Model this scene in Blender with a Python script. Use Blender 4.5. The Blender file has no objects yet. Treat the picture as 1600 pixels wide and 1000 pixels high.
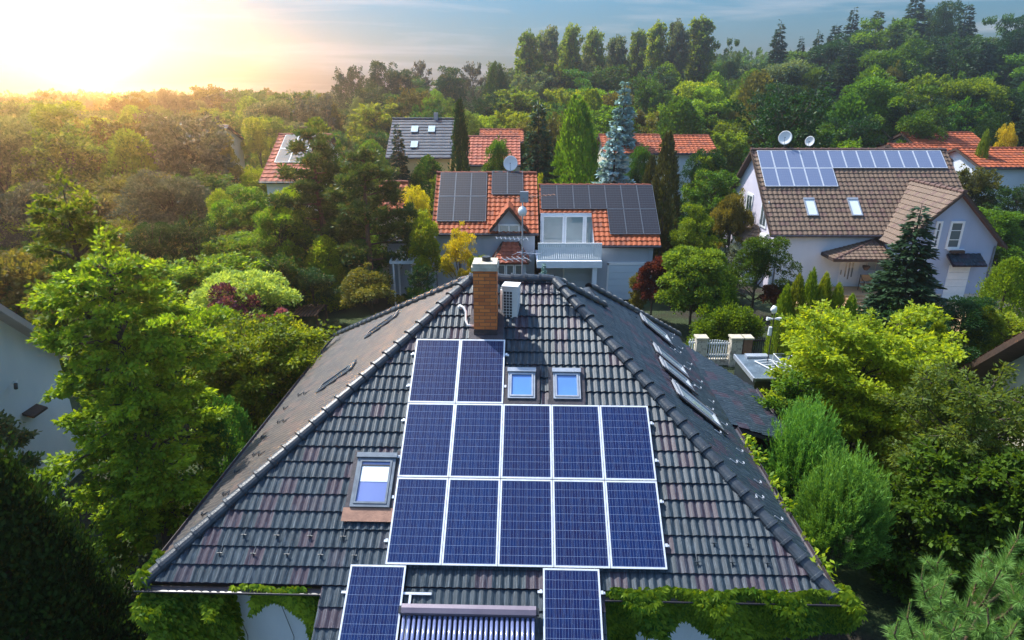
import bpy, bmesh, math, random
import numpy as np
from mathutils import Vector, Matrix
R = math.radians
S = bpy.context.scene
C = S.collection
rnd = random.Random(7)

# ------------------------------------------------------------------ camera, light, exposure
CAMH, TH, F = 11.8, R(19.9), 1000.0
cam = bpy.data.objects.new('camera', bpy.data.cameras.new('camera')); C.objects.link(cam)
cam.location = (0, 0, CAMH); cam.rotation_euler = (R(90) - TH, 0, 0)
cam.data.lens = 22.5; cam.data.sensor_width = 36; cam.data.clip_end = 3000; cam.data.clip_start = .05
S.camera = cam
SUN_AZ, SUN_EL = R(-48), R(55)            # azimuth from +Y towards +X, elevation
sd = Vector((math.sin(SUN_AZ)*math.cos(SUN_EL), math.cos(SUN_AZ)*math.cos(SUN_EL), math.sin(SUN_EL)))
sl = bpy.data.lights.new('sun', 'SUN'); sl.energy = 3.6; sl.angle = R(.6); sl.color = (1, .96, .89)
sun = bpy.data.objects.new('sun', sl); C.objects.link(sun)
sun.rotation_euler = sd.to_track_quat('Z', 'Y').to_euler(); sun.location = sd*300
S.view_settings.view_transform = 'Standard'; S.view_settings.look = 'None'
S.view_settings.exposure = 1.0; S.view_settings.gamma = 1; S.view_settings.use_curve_mapping = False
S.cycles.max_bounces = 8; S.cycles.diffuse_bounces = 3; S.cycles.glossy_bounces = 3; S.cycles.transmission_bounces = 4
S.cycles.volume_bounces = 0; S.cycles.transparent_max_bounces = 8
S.cycles.sample_clamp_indirect = 4

def ray(px, py):
    x = (px-800)/F; up = (500-py)/F
    return Vector((x, math.cos(TH)+up*math.sin(TH), up*math.cos(TH)-math.sin(TH)))
def P(px, py, d):                # point seen at photo pixel (px, py) on the vertical plane y = d
    r = ray(px, py); return Vector((0, 0, CAMH)) + r*(d/r.y)
def PZ(px, py, z):               # ... at height z
    r = ray(px, py); return Vector((0, 0, CAMH)) + r*((z-CAMH)/r.z)
def proj(x, y, z):
    z = z-CAMH; fw = y*math.cos(TH)-z*math.sin(TH); up = y*math.sin(TH)+z*math.cos(TH)
    return 800+F*x/fw, 500-F*up/fw, fw

W = bpy.data.worlds.new('World'); S.world = W; W.use_nodes = True
GLOW = ray(112, 30).normalized()
def build_world():
    nt = W.node_tree; N = nt.nodes; L = nt.links; N.clear()
    out = N.new('ShaderNodeOutputWorld'); bg = N.new('ShaderNodeBackground')
    sky = N.new('ShaderNodeTexSky'); sky.sky_type = 'NISHITA'; sky.sun_disc = False
    sky.sun_elevation = SUN_EL; sky.sun_rotation = SUN_AZ; sky.air_density = 1.2; sky.dust_density = 1.5; sky.ozone_density = 1.5
    tc = N.new('ShaderNodeTexCoord')
    def math_(op, a, b=None, c=None, clamp=False):
        m = N.new('ShaderNodeMath'); m.operation = op; m.use_clamp = clamp
        for i, v in enumerate((a, b, c)):
            if v is None: continue
            if isinstance(v, (int, float)): m.inputs[i].default_value = v
            else: L.new(v, m.inputs[i])
        return m.outputs[0]
    def vmul(col, k):
        v = N.new('ShaderNodeVectorMath'); v.operation = 'SCALE'
        if isinstance(col, tuple): v.inputs[0].default_value = col
        else: L.new(col, v.inputs[0])
        if isinstance(k, (int, float)): v.inputs[3].default_value = k
        else: L.new(k, v.inputs[3])
        return v.outputs[0]
    def vop(op, a, b):
        v = N.new('ShaderNodeVectorMath'); v.operation = op
        for i, q in enumerate((a, b)):
            if isinstance(q, tuple): v.inputs[i].default_value = q
            else: L.new(q, v.inputs[i])
        return v.outputs[0]
    nrm = N.new('ShaderNodeVectorMath'); nrm.operation = 'NORMALIZE'; L.new(tc.outputs['Generated'], nrm.inputs[0])
    d = N.new('ShaderNodeVectorMath'); d.operation = 'DOT_PRODUCT'; L.new(nrm.outputs[0], d.inputs[0]); d.inputs[1].default_value = GLOW
    dot = d.outputs['Value']
    ang = math_('ARCCOSINE', math_('MINIMUM', dot, .999999))
    sp = N.new('ShaderNodeSeparateXYZ'); L.new(nrm.outputs[0], sp.inputs[0])
    elev = sp.outputs[2]
    # air: tint dimmed over the low sky, brightened overhead to add fill light
    tint = N.new('ShaderNodeValToRGB'); L.new(elev, tint.inputs[0]); te = tint.color_ramp.elements
    te[0].position = 0; te[0].color = (.21, .25, .34, 1); te[1].position = .5; te[1].color = (.80, .98, 1.1, 1)
    for p_, c_ in ((.10, (.145, .27, .385, 1)), (.20, (.16, .34, .46, 1))): q_ = te.new(p_); q_.color = c_
    base = vop('MULTIPLY', vmul(sky.outputs[0], .14), tint.outputs[0])
    # wispy high cloud
    mp = N.new('ShaderNodeMapping'); mp.inputs['Scale'].default_value = (2.2, 2.2, 26); L.new(nrm.outputs[0], mp.inputs[0])
    mp.inputs['Rotation'].default_value = (R(3), R(-4), 0)
    no = N.new('ShaderNodeTexNoise'); no.inputs['Scale'].default_value = 1.7; no.inputs['Detail'].default_value = 9; no.inputs['Roughness'].default_value = .55; no.inputs['Distortion'].default_value = .4
    L.new(mp.outputs[0], no.inputs[0])
    cr = N.new('ShaderNodeMapRange'); cr.inputs[1].default_value = .50; cr.inputs[2].default_value = .72; L.new(no.outputs[0], cr.inputs[0])
    cm = N.new('ShaderNodeMix'); cm.data_type = 'RGBA'
    L.new(math_('MULTIPLY', cr.outputs[0], .6), cm.inputs[0]); L.new(base, cm.inputs[6]); cm.inputs[7].default_value = (.40, .40, .44, 1)
    # the low sun's glow through the air
    def gl(sig, k): return math_('MULTIPLY', math_('EXPONENT', math_('MULTIPLY', math_('POWER', math_('DIVIDE', ang, sig), 2.0), -1.0)), k)
    halo = vmul((1.0, .70, .52), gl(.38, .05))
    halo2 = vmul((1.0, .92, .62), gl(.11, .15))
    core = vmul((1.0, .46, .11), gl(.032, 360.0))
    tot = vop('ADD', vop('ADD', cm.outputs[2], halo), vop('ADD', halo2, core))
    L.new(tot, bg.inputs[0]); bg.inputs[1].default_value = 1; L.new(bg.outputs[0], out.inputs[0])
build_world()
W.cycles.sampling_method = 'MANUAL'; W.cycles.sample_map_resolution = 1024

# ------------------------------------------------------------------ helpers
def prop(o, label=None, cat=None, group=None, kind=None):
    if label: o['label'] = label
    if cat: o['category'] = cat
    if group: o['group'] = group
    if kind: o['kind'] = kind
    return o
def thing(name, label, cat, loc=(0, 0, 0), rz=0, group=None, mat=None):
    o = bpy.data.objects.new(name, None); C.objects.link(o); o.empty_display_size = .3
    if mat is not None: o.matrix_world = mat
    else: o.location = loc; o.rotation_euler = (0, 0, rz)
    return prop(o, label, cat, group)
def copy_tree(o, parent=None):
    c = o.copy(); C.objects.link(c); c.parent = parent
    for ch in list(o.children): copy_tree(ch, c)
    return c
class MB:
    def __init__(s): s.v = []; s.f = []; s.uv = {}
    def face(s, pts, uvs=None):
        b = len(s.v); s.v += [tuple(p) for p in pts]; s.f.append(tuple(range(b, b+len(pts))))
        if uvs: s.uv[len(s.f)-1] = uvs
        return s
    def box(s, x0, y0, z0, x1, y1, z1, M=None):
        b = len(s.v)
        p = [Vector((x, y, z)) for z in (z0, z1) for y in (y0, y1) for x in (x0, x1)]
        if M is not None: p = [M @ q for q in p]
        s.v += [tuple(q) for q in p]
        for f in ((0, 2, 3, 1), (4, 5, 7, 6), (0, 1, 5, 4), (2, 6, 7, 3), (0, 4, 6, 2), (1, 3, 7, 5)): s.f.append(tuple(b+i for i in f))
        return s
    def prism(s, poly, vec):                 # polygon extruded along vec
        n = len(poly); b = len(s.v); vec = Vector(vec)
        s.v += [tuple(p) for p in poly] + [tuple(Vector(p)+vec) for p in poly]
        s.f.append(tuple(range(b, b+n))[::-1]); s.f.append(tuple(range(b+n, b+2*n)))
        for i in range(n): j = (i+1) % n; s.f.append((b+i, b+j, b+n+j, b+n+i))
        return s
    def tube(s, pts, rad, n=8, cap=True):
        pts = [Vector(p) for p in pts]; m = len(pts)
        rad = rad if isinstance(rad, (list, tuple)) else [rad]*m
        b = len(s.v); prev = None
        for i, p in enumerate(pts):
            t = (pts[min(i+1, m-1)]-pts[max(i-1, 0)])
            t = t.normalized() if t.length > 1e-9 else Vector((0, 0, 1))
            a = prev if prev else (Vector((1, 0, 0)) if abs(t.x) < .8 else Vector((0, 1, 0)))
            a = (a-t*a.dot(t)).normalized(); prev = a; c = t.cross(a)
            for k in range(n):
                q = p+(a*math.cos(2*math.pi*k/n)+c*math.sin(2*math.pi*k/n))*rad[i]; s.v.append(tuple(q))
        for i in range(m-1):
            for k in range(n):
                j = (k+1) % n; s.f.append((b+i*n+k, b+i*n+j, b+(i+1)*n+j, b+(i+1)*n+k))
        if cap:
            s.f.append(tuple(b+k for k in range(n))[::-1]); s.f.append(tuple(b+(m-1)*n+k for k in range(n)))
        return s
    def build(s, name, mat, parent=None, smooth=False, world=False):
        me = bpy.data.meshes.new(name)
        v = s.v
        if world and parent is not None:
            inv = parent.matrix_world_inv; v = [tuple(inv @ Vector(p)) for p in v]
        me.from_pydata(v, [], s.f)
        if s.uv:
            ul = me.uv_layers.new(name='UVMap')
            for fi, us in s.uv.items():
                for li, u in zip(me.polygons[fi].loop_indices, us): ul.data[li].uv = u
        me.materials.append(mat)
        if smooth:
            for p in me.polygons: p.use_smooth = True
        me.validate()
        o = bpy.data.objects.new(name, me); C.objects.link(o)
        if parent is not None: o.parent = parent
        return o
class Frame:
    """local frame of a thing: put() turns world-space MB into the thing's children"""
    pass
def wbuild(mb, name, mat, root, smooth=False):
    M = root.get('_m'); inv = FR[root.name]
    mb.v = [tuple(inv @ Vector(p)) for p in mb.v]
    return mb.build(name, mat, root, smooth)
FR = {}
def wthing(name, label, cat, loc, group=None):
    o = thing(name, label, cat, loc, 0, group); FR[o.name] = Matrix.Translation(Vector(loc)).inverted(); return o

# ------------------------------------------------------------------ materials
def new_mat(name):
    m = bpy.data.materials.new(name); m.use_nodes = True; nt = m.node_tree; nt.nodes.clear()
    o = nt.nodes.new('ShaderNodeOutputMaterial'); return m, nt.nodes, nt.links, o
def c4(c): return (c[0], c[1], c[2], 1)
def surf(name, col, col2=None, rough=.7, scale=4.0, metal=0, bump=0, bscale=30, spec=.4, detail=6, vec=(1, 1, 1), lo=.35, hi=.65, coat=0):
    """two-tone noisy surface with optional bump, in object space"""
    m, N, L, o = new_mat(name); b = N.new('ShaderNodeBsdfPrincipled'); L.new(b.outputs[0], o.inputs[0])
    col2 = col2 or tuple(c*.78 for c in col)
    tc = N.new('ShaderNodeTexCoord'); mp = N.new('ShaderNodeMapping'); L.new(tc.outputs['Object'], mp.inputs[0]); mp.inputs['Scale'].default_value = vec
    n = N.new('ShaderNodeTexNoise'); n.inputs['Scale'].default_value = scale; n.inputs['Detail'].default_value = detail; L.new(mp.outputs[0], n.inputs[0])
    mr = N.new('ShaderNodeMapRange'); mr.inputs[1].default_value = lo; mr.inputs[2].default_value = hi; L.new(n.outputs[0], mr.inputs[0])
    mx = N.new('ShaderNodeMix'); mx.data_type = 'RGBA'; L.new(mr.outputs[0], mx.inputs[0]); mx.inputs[6].default_value = c4(col2); mx.inputs[7].default_value = c4(col)
    L.new(mx.outputs[2], b.inputs['Base Color']); b.inputs['Roughness'].default_value = rough; b.inputs['Metallic'].default_value = metal
    b.inputs['Specular IOR Level'].default_value = spec; b.inputs['Coat Weight'].default_value = coat; b.inputs['Coat Roughness'].default_value = .08
    if bump:
        n2 = N.new('ShaderNodeTexNoise'); n2.inputs['Scale'].default_value = bscale; n2.inputs['Detail'].default_value = 5; L.new(mp.outputs[0], n2.inputs[0])
        bp = N.new('ShaderNodeBump'); bp.inputs['Strength'].default_value = bump; bp.inputs['Distance'].default_value = .02; L.new(n2.outputs[0], bp.inputs['Height']); L.new(bp.outputs[0], b.inputs['Normal'])
    return m
def tile_mat(name, a, b_, c_, rough=.5, pale=(.3, .3, .32), pk=.35, lich=.0):
    """roof tiles: every tile its own tone (UV cell), pale weathered streaks running down the slope"""
    m, N, L, o = new_mat(name); b = N.new('ShaderNodeBsdfPrincipled'); L.new(b.outputs[0], o.inputs[0])
    uv = N.new('ShaderNodeUVMap'); uv.uv_map = 'UVMap'
    fl = N.new('ShaderNodeVectorMath'); fl.operation = 'FLOOR'; L.new(uv.outputs[0], fl.inputs[0])
    wn = N.new('ShaderNodeTexWhiteNoise'); wn.noise_dimensions = '2D'; L.new(fl.outputs[0], wn.inputs[0])
    r = N.new('ShaderNodeValToRGB'); L.new(wn.outputs['Value'], r.inputs[0]); e = r.color_ramp.elements
    e[0].position = 0; e[0].color = c4(a); e[1].position = 1; e[1].color = c4(c_)
    x = e.new(.5); x.color = c4(b_); x = e.new(.78); x.color = c4(a); x = e.new(.86); x.color = c4(c_)
    # broad patches where the reddish tiles gather
    pn = N.new('ShaderNodeTexNoise'); pn.inputs['Scale'].default_value = .22; pn.inputs['Detail'].default_value = 3; L.new(uv.outputs[0], pn.inputs[0])
    pr = N.new('ShaderNodeMapRange'); pr.inputs[1].default_value = .45; pr.inputs[2].default_value = .7; pr.inputs[4].default_value = .05; L.new(pn.outputs[0], pr.inputs[0])
    m0 = N.new('ShaderNodeMix'); m0.data_type = 'RGBA'; L.new(pr.outputs[0], m0.inputs[0]); L.new(r.outputs[0], m0.inputs[6]); m0.inputs[7].default_value = c4(c_)
    mp = N.new('ShaderNodeMapping'); mp.inputs['Scale'].default_value = (9, .7, 1); L.new(uv.outputs[0], mp.inputs[0])
    sn = N.new('ShaderNodeTexNoise'); sn.inputs['Scale'].default_value = 1.6; sn.inputs['Detail'].default_value = 8; sn.inputs['Roughness'].default_value = .65; L.new(mp.outputs[0], sn.inputs[0])
    sr = N.new('ShaderNodeMapRange'); sr.inputs[1].default_value = .5; sr.inputs[2].default_value = .72; sr.inputs[4].default_value = pk; L.new(sn.outputs[0], sr.inputs[0])
    m1 = N.new('ShaderNodeMix'); m1.data_type = 'RGBA'; L.new(sr.outputs[0], m1.inputs[0]); L.new(m0.outputs[2], m1.inputs[6]); m1.inputs[7].default_value = c4(pale)
    L.new(m1.outputs[2], b.inputs['Base Color'])
    rr = N.new('ShaderNodeMapRange'); rr.inputs[3].default_value = rough-.12; rr.inputs[4].default_value = rough+.2; L.new(sn.outputs[0], rr.inputs[0]); L.new(rr.outputs[0], b.inputs['Roughness'])
    gn = N.new('ShaderNodeTexNoise'); gn.inputs['Scale'].default_value = 40; gn.inputs['Detail'].default_value = 4; L.new(uv.outputs[0], gn.inputs[0])
    bp = N.new('ShaderNodeBump'); bp.inputs['Strength'].default_value = .25; bp.inputs['Distance'].default_value = .01; L.new(gn.outputs[0], bp.inputs['Height']); L.new(bp.outputs[0], b.inputs['Normal'])
    b.inputs['Specular IOR Level'].default_value = .4
    return m
def leaf_mat(name, dark, light, trans=.35, rough=.5, autumn=None, ak=0.0):
    m, N, L, o = new_mat(name)
    at = N.new('ShaderNodeAttribute'); at.attribute_name = 'tone'
    oi = N.new('ShaderNodeObjectInfo')
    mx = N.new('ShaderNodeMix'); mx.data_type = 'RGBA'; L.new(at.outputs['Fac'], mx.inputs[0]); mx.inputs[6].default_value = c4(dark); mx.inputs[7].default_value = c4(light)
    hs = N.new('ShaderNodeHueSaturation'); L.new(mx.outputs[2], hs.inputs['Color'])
    mr = N.new('ShaderNodeMapRange'); mr.inputs[3].default_value = .478; mr.inputs[4].default_value = .516; L.new(oi.outputs['Random'], mr.inputs[0]); L.new(mr.outputs[0], hs.inputs['Hue'])
    wn = N.new('ShaderNodeTexWhiteNoise'); wn.noise_dimensions = '1D'; L.new(oi.outputs['Random'], wn.inputs['W'])
    mv = N.new('ShaderNodeMapRange'); mv.inputs[3].default_value = .72; mv.inputs[4].default_value = 1.25; L.new(wn.outputs['Value'], mv.inputs[0]); L.new(mv.outputs[0], hs.inputs['Value'])
    d = N.new('ShaderNodeBsdfPrincipled'); L.new(hs.outputs[0], d.inputs['Base Color']); d.inputs['Roughness'].default_value = rough; d.inputs['Specular IOR Level'].default_value = .18
    t = N.new('ShaderNodeBsdfTranslucent'); ts = N.new('ShaderNodeMix'); ts.data_type = 'RGBA'; ts.blend_type = 'MULTIPLY'; ts.inputs[0].default_value = 1
    L.new(hs.outputs[0], ts.inputs[6]); ts.inputs[7].default_value = (1.9, 1.55, .5, 1); L.new(ts.outputs[2], t.inputs[0])
    ms = N.new('ShaderNodeMixShader'); ms.inputs[0].default_value = trans; L.new(d.outputs[0], ms.inputs[1]); L.new(t.outputs[0], ms.inputs[2]); L.new(ms.outputs[0], o.inputs[0])
    return m
def brick_mat():
    m, N, L, o = new_mat('chimney brick'); b = N.new('ShaderNodeBsdfPrincipled'); L.new(b.outputs[0], o.inputs[0])
    uv = N.new('ShaderNodeUVMap'); uv.uv_map = 'UVMap'
    br = N.new('ShaderNodeTexBrick'); L.new(uv.outputs[0], br.inputs[0]); br.inputs['Scale'].default_value = 1
    br.inputs['Brick Width'].default_value = .25; br.inputs['Row Height'].default_value = .083; br.inputs['Mortar Size'].default_value = .006
    br.inputs['Color1'].default_value = (.80, .24, .055, 1); br.inputs['Color2'].default_value = (.52, .13, .035, 1); br.inputs['Mortar'].default_value = (.16, .09, .06, 1)
    n = N.new('ShaderNodeTexNoise'); n.inputs['Scale'].default_value = 9; n.inputs['Detail'].default_value = 6; L.new(uv.outputs[0], n.inputs[0])
    mr = N.new('ShaderNodeMapRange'); mr.inputs[1].default_value = .55; mr.inputs[2].default_value = .8; mr.inputs[4].default_value = .45; L.new(n.outputs[0], mr.inputs[0])
    mx = N.new('ShaderNodeMix'); mx.data_type = 'RGBA'; L.new(mr.outputs[0], mx.inputs[0]); L.new(br.outputs['Color'], mx.inputs[6]); mx.inputs[7].default_value = (.14, .06, .04, 1)
    L.new(mx.outputs[2], b.inputs['Base Color']); b.inputs['Roughness'].default_value = .85
    bp = N.new('ShaderNodeBump'); bp.inputs['Strength'].default_value = .6; bp.inputs['Distance'].default_value = .01; bp.invert = True
    L.new(br.outputs['Fac'], bp.inputs['Height']); L.new(bp.outputs[0], b.inputs['Normal'])
    return m
def cell_mat(name, base, alt, line=(.55, .6, .68), nbus=3, lw=.055, gw=.03, gloss=.12, hline=True, coat=1.0, rough=.35, spec=.5):
    """photovoltaic cells under glass; UV counts cells"""
    m, N, L, o = new_mat(name); b = N.new('ShaderNodeBsdfPrincipled'); L.new(b.outputs[0], o.inputs[0])
    uv = N.new('ShaderNodeUVMap'); uv.uv_map = 'UVMap'; sp = N.new('ShaderNodeSeparateXYZ'); L.new(uv.outputs[0], sp.inputs[0])
    def mt(op, a, b_=None):
        q = N.new('ShaderNodeMath'); q.operation = op
        for i, v in enumerate((a, b_)):
            if v is None: continue
            if isinstance(v, (int, float)): q.inputs[i].default_value = v
            else: L.new(v, q.inputs[i])
        return q.outputs[0]
    def band(coord, k, w, off=0.0):     # 1 within w of every integer of coord*k+off
        f = mt('FRACT', mt('ADD', mt('MULTIPLY', coord, k), off)); return mt('LESS_THAN', mt('ABSOLUTE', mt('SUBTRACT', f, .5)), w)
    cellx = band(sp.outputs[0], 1, gw*.5, .5); celly = band(sp.outputs[1], 1, gw, .5)
    bus = band(sp.outputs[0], nbus, lw*nbus*.5, 0.0)
    fl = N.new('ShaderNodeVectorMath'); fl.operation = 'FLOOR'; L.new(uv.outputs[0], fl.inputs[0])
    oi = N.new('ShaderNodeObjectInfo'); av = N.new('ShaderNodeVectorMath'); L.new(fl.outputs[0], av.inputs[0])
    cb = N.new('ShaderNodeCombineXYZ'); L.new(mt('MULTIPLY', oi.outputs['Random'], 91.0), cb.inputs[2]); L.new(cb.outputs[0], av.inputs[1])
    wn = N.new('ShaderNodeTexWhiteNoise'); L.new(av.outputs[0], wn.inputs[0])
    vo = N.new('ShaderNodeTexNoise'); vo.inputs['Scale'].default_value = 1; vo.inputs['Detail'].default_value = 2; mpv = N.new('ShaderNodeMapping'); mpv.inputs['Scale'].default_value = (7, 1.1, 1); L.new(av.outputs[0], mpv.inputs[0]) if False else L.new(uv.outputs[0], mpv.inputs[0]); L.new(mpv.outputs[0], vo.inputs[0])
    vsr = N.new('ShaderNodeMapRange'); vsr.inputs[1].default_value = .36; vsr.inputs[2].default_value = .64; L.new(vo.outputs[0], vsr.inputs[0]); vs = vsr
    mx = N.new('ShaderNodeMix'); mx.data_type = 'RGBA'
    L.new(mt('ADD', mt('MULTIPLY', oi.outputs['Random'], .34), mt('ADD', mt('MULTIPLY', wn.outputs['Value'], .20), mt('MULTIPLY', vs.outputs[0], .46))), mx.inputs[0]); b.inputs['Coat Weight'].default_value = coat; mx.inputs[6].default_value = c4(base); mx.inputs[7].default_value = c4(alt)
    lf = mt('MAXIMUM', cellx, celly) if hline else cellx
    lf = mt('MAXIMUM', lf, mt('MULTIPLY', bus, .8))
    m2 = N.new('ShaderNodeMix'); m2.data_type = 'RGBA'; L.new(lf, m2.inputs[0]); L.new(mx.outputs[2], m2.inputs[6]); m2.inputs[7].default_value = c4(line)
    L.new(m2.outputs[2], b.inputs['Base Color']); b.inputs['Roughness'].default_value = rough; b.inputs['Specular IOR Level'].default_value = spec; b.inputs['Coat Roughness'].default_value = gloss
    b.inputs['Coat IOR'].default_value = 1.3
    return m
M = {}
M['tile'] = tile_mat('dark roof tile', (.019, .036, .051), (.013, .025, .036), (.042, .028, .042), .46, (.17, .22, .27), .55)
M['tile_glow'] = tile_mat('glow toned roof tile', (.080, .068, .058), (.055, .050, .048), (.105, .072, .060), .46, (.30, .25, .20), .6)  # left slope: warm glow of the low sun put into the tile colours
M['ridge'] = surf('dark ridge tile', (.040, .052, .066), (.024, .030, .039), .42, 5, bump=.3, spec=.5)
M['orange_tile'] = tile_mat('orange roof tile', (.42, .095, .028), (.32, .07, .022), (.22, .055, .026), .7, (.42, .20, .11), .4)
M['red_tile'] = tile_mat('red roof tile', (.40, .105, .055), (.34, .085, .045), (.25, .07, .045), .7, (.5, .22, .14), .3)
M['brown_tile'] = tile_mat('brown roof tile', (.175, .110, .072), (.14, .09, .06), (.13, .07, .055), .62, (.30, .22, .155), .5)
M['slate'] = tile_mat('grey blue slate', (.050, .068, .10), (.042, .058, .085), (.055, .068, .09), .6, (.10, .12, .15), .2)
M['alu'] = surf('anodised frame', (.78, .80, .84), (.66, .68, .72), .35, 8, metal=.25, spec=.5)
M['cell'] = cell_mat('blue solar cells', (.001, .021, .105), (.006, .003, .036), line=(.23, .30, .46), lw=.018, gw=.011, gloss=.07, coat=.35, spec=.2)
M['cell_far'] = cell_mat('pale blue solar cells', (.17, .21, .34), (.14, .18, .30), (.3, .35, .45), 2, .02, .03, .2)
M['cell_dark'] = cell_mat('dark solar cells', (.006, .009, .022), (.010, .009, .018), (.11, .13, .16), 1, .02, .035, .3, coat=.12, rough=.6, spec=.25)
M['brick'] = brick_mat()
M['concrete'] = surf('pale concrete', (.60, .55, .42), (.40, .36, .28), .85, 6, bump=.3)
M['white'] = surf('white paint', (.88, .89, .90), (.80, .82, .84), .45, 3)
M['plastic'] = surf('white plastic', (.82, .82, .80), (.74, .74, .72), .35, 3)
M['grille'] = surf('dark grille', (.05, .055, .06), None, .5)
M['dark'] = surf('dark metal', (.035, .038, .045), (.02, .022, .026), .45, 6, spec=.5)
M['lead'] = surf('lead flashing', (.055, .045, .055), (.03, .027, .032), .5, 7, bump=.3)
M['copper'] = surf('terracotta flashing', (.34, .18, .12), (.24, .125, .085), .6, 7, bump=.3)
M['grey_metal'] = surf('grey window metal', (.20, .23, .26), (.15, .17, .20), .35, 6, metal=.4)
M['lgrey_metal'] = surf('light grey window metal', (.42, .45, .50), (.34, .37, .42), .35, 6, metal=.3)
def glass_mat(name, col, rough=.06, coat=1):
    m, N, L, o = new_mat(name); b = N.new('ShaderNodeBsdfPrincipled'); L.new(b.outputs[0], o.inputs[0])
    tc = N.new('ShaderNodeTexCoord'); n = N.new('ShaderNodeTexNoise'); n.inputs['Scale'].default_value = 1.3; L.new(tc.outputs['Object'], n.inputs[0])
    mx = N.new('ShaderNodeMix'); mx.data_type = 'RGBA'; L.new(n.outputs[0], mx.inputs[0]); mx.inputs[6].default_value = c4(tuple(c*.7 for c in col)); mx.inputs[7].default_value = c4(tuple(min(1, c*1.25) for c in col))
    L.new(mx.outputs[2], b.inputs['Base Color']); b.inputs['Roughness'].default_value = rough; b.inputs['Coat Weight'].default_value = coat; b.inputs['Coat Roughness'].default_value = .03; b.inputs['Specular IOR Level'].default_value = .8
    return m
M['glass_blue'] = glass_mat('skylight glass', (.10, .26, .62))
M['glass_lilac'] = glass_mat('skylight glass lower', (.17, .22, .48))
M['blind'] = surf('white blind', (.78, .84, .84), (.70, .76, .78), .6, 2)
M['glass'] = glass_mat('window glass', (.10, .13, .16))
M['glass_pale'] = glass_mat('curtained window glass', (.50, .60, .62))
M['wall_blue'] = surf('pale blue render', (.84, .86, .88), (.72, .76, .80), .9, 1.1, bump=.25, vec=(1, 1, .35), detail=9, lo=.3, hi=.62)
M['wall_white'] = surf('white render', (.76, .80, .86), (.70, .74, .80), .9, 1.1, bump=.25, vec=(1, 1, .35), detail=9, lo=.3, hi=.62)
M['wall_grey'] = surf('grey render', (.46, .50, .56), (.38, .42, .48), .9, 1.1, bump=.25, vec=(1, 1, .35), detail=9, lo=.3, hi=.62)
M['wall_bluegrey'] = surf('blue grey render', (.40, .48, .64), (.36, .43, .58), .9, 1.1, bump=.25, vec=(1, 1, .35), detail=9, lo=.3, hi=.62)
M['wall_lilac_shade'] = surf('lilac shade toned render', (.66, .62, .74), (.60, .57, .70), .9, 1.1, bump=.25, vec=(1, 1, .35), detail=9, lo=.3, hi=.62)  # side gable: lilac cast of its weak light put into the render colour
M['wall_cream'] = surf('cream render', (.72, .68, .54), (.64, .60, .47), .9, 1.1, bump=.25, vec=(1, 1, .35), detail=9, lo=.3, hi=.62)
M['wall_yellow'] = surf('yellow render', (.80, .55, .24), (.74, .50, .22), .9, .5, bump=.15)
M['fascia'] = surf('painted fascia', (.50, .46, .46), (.40, .37, .37), .6, 2)
M['timber'] = surf('dark timber', (.09, .055, .04), (.05, .03, .024), .7, 3, vec=(1, 6, 6))
M['bark'] = surf('bark', (.12, .095, .07), (.05, .04, .03), .95, 5, vec=(3, 3, .6), bump=.5)
M['pine_bark'] = surf('pine bark', (.22, .12, .07), (.08, .055, .04), .95, 5, vec=(3, 3, .6), bump=.5)
M['gutter'] = surf('dark gutter', (.05, .038, .045), (.03, .025, .03), .35, 3, spec=.6)
M['manifold'] = surf('collector manifold', (.20, .17, .21), (.17, .14, .18), .45, 3, metal=.2)
M['tube'] = glass_mat('collector tube', (.16, .19, .36), .12)
M['garage'] = surf('pale garage door', (.60, .70, .78), (.56, .66, .74), .6, .6)
M['paving'] = surf('sand paving', (.52, .33, .17), (.42, .26, .14), .9, 1.6, bump=.3)
M['stone'] = surf('pale stone', (.62, .56, .46), (.34, .30, .25), .9, 7, bump=.6, bscale=9, lo=.42, hi=.5)
M['asphalt'] = surf('asphalt', (.06, .06, .062), (.045, .045, .047), .9, 5, bump=.2)
M['carpaint'] = surf('dark blue car paint', (.012, .018, .035), (.010, .014, .03), .3, 2, coat=1)
M['shedroof'] = surf('shed roof felt', (.12, .16, .20), (.07, .095, .12), .35, 2.5, spec=.6)
M['glass_teal'] = glass_mat('balcony window glass', (.16, .24, .26))
M['rubber'] = surf('rubber', (.02, .02, .02), None, .8)
M['wood_seat'] = surf('bench timber', (.45, .28, .14), (.36, .22, .11), .7, 5)
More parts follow.
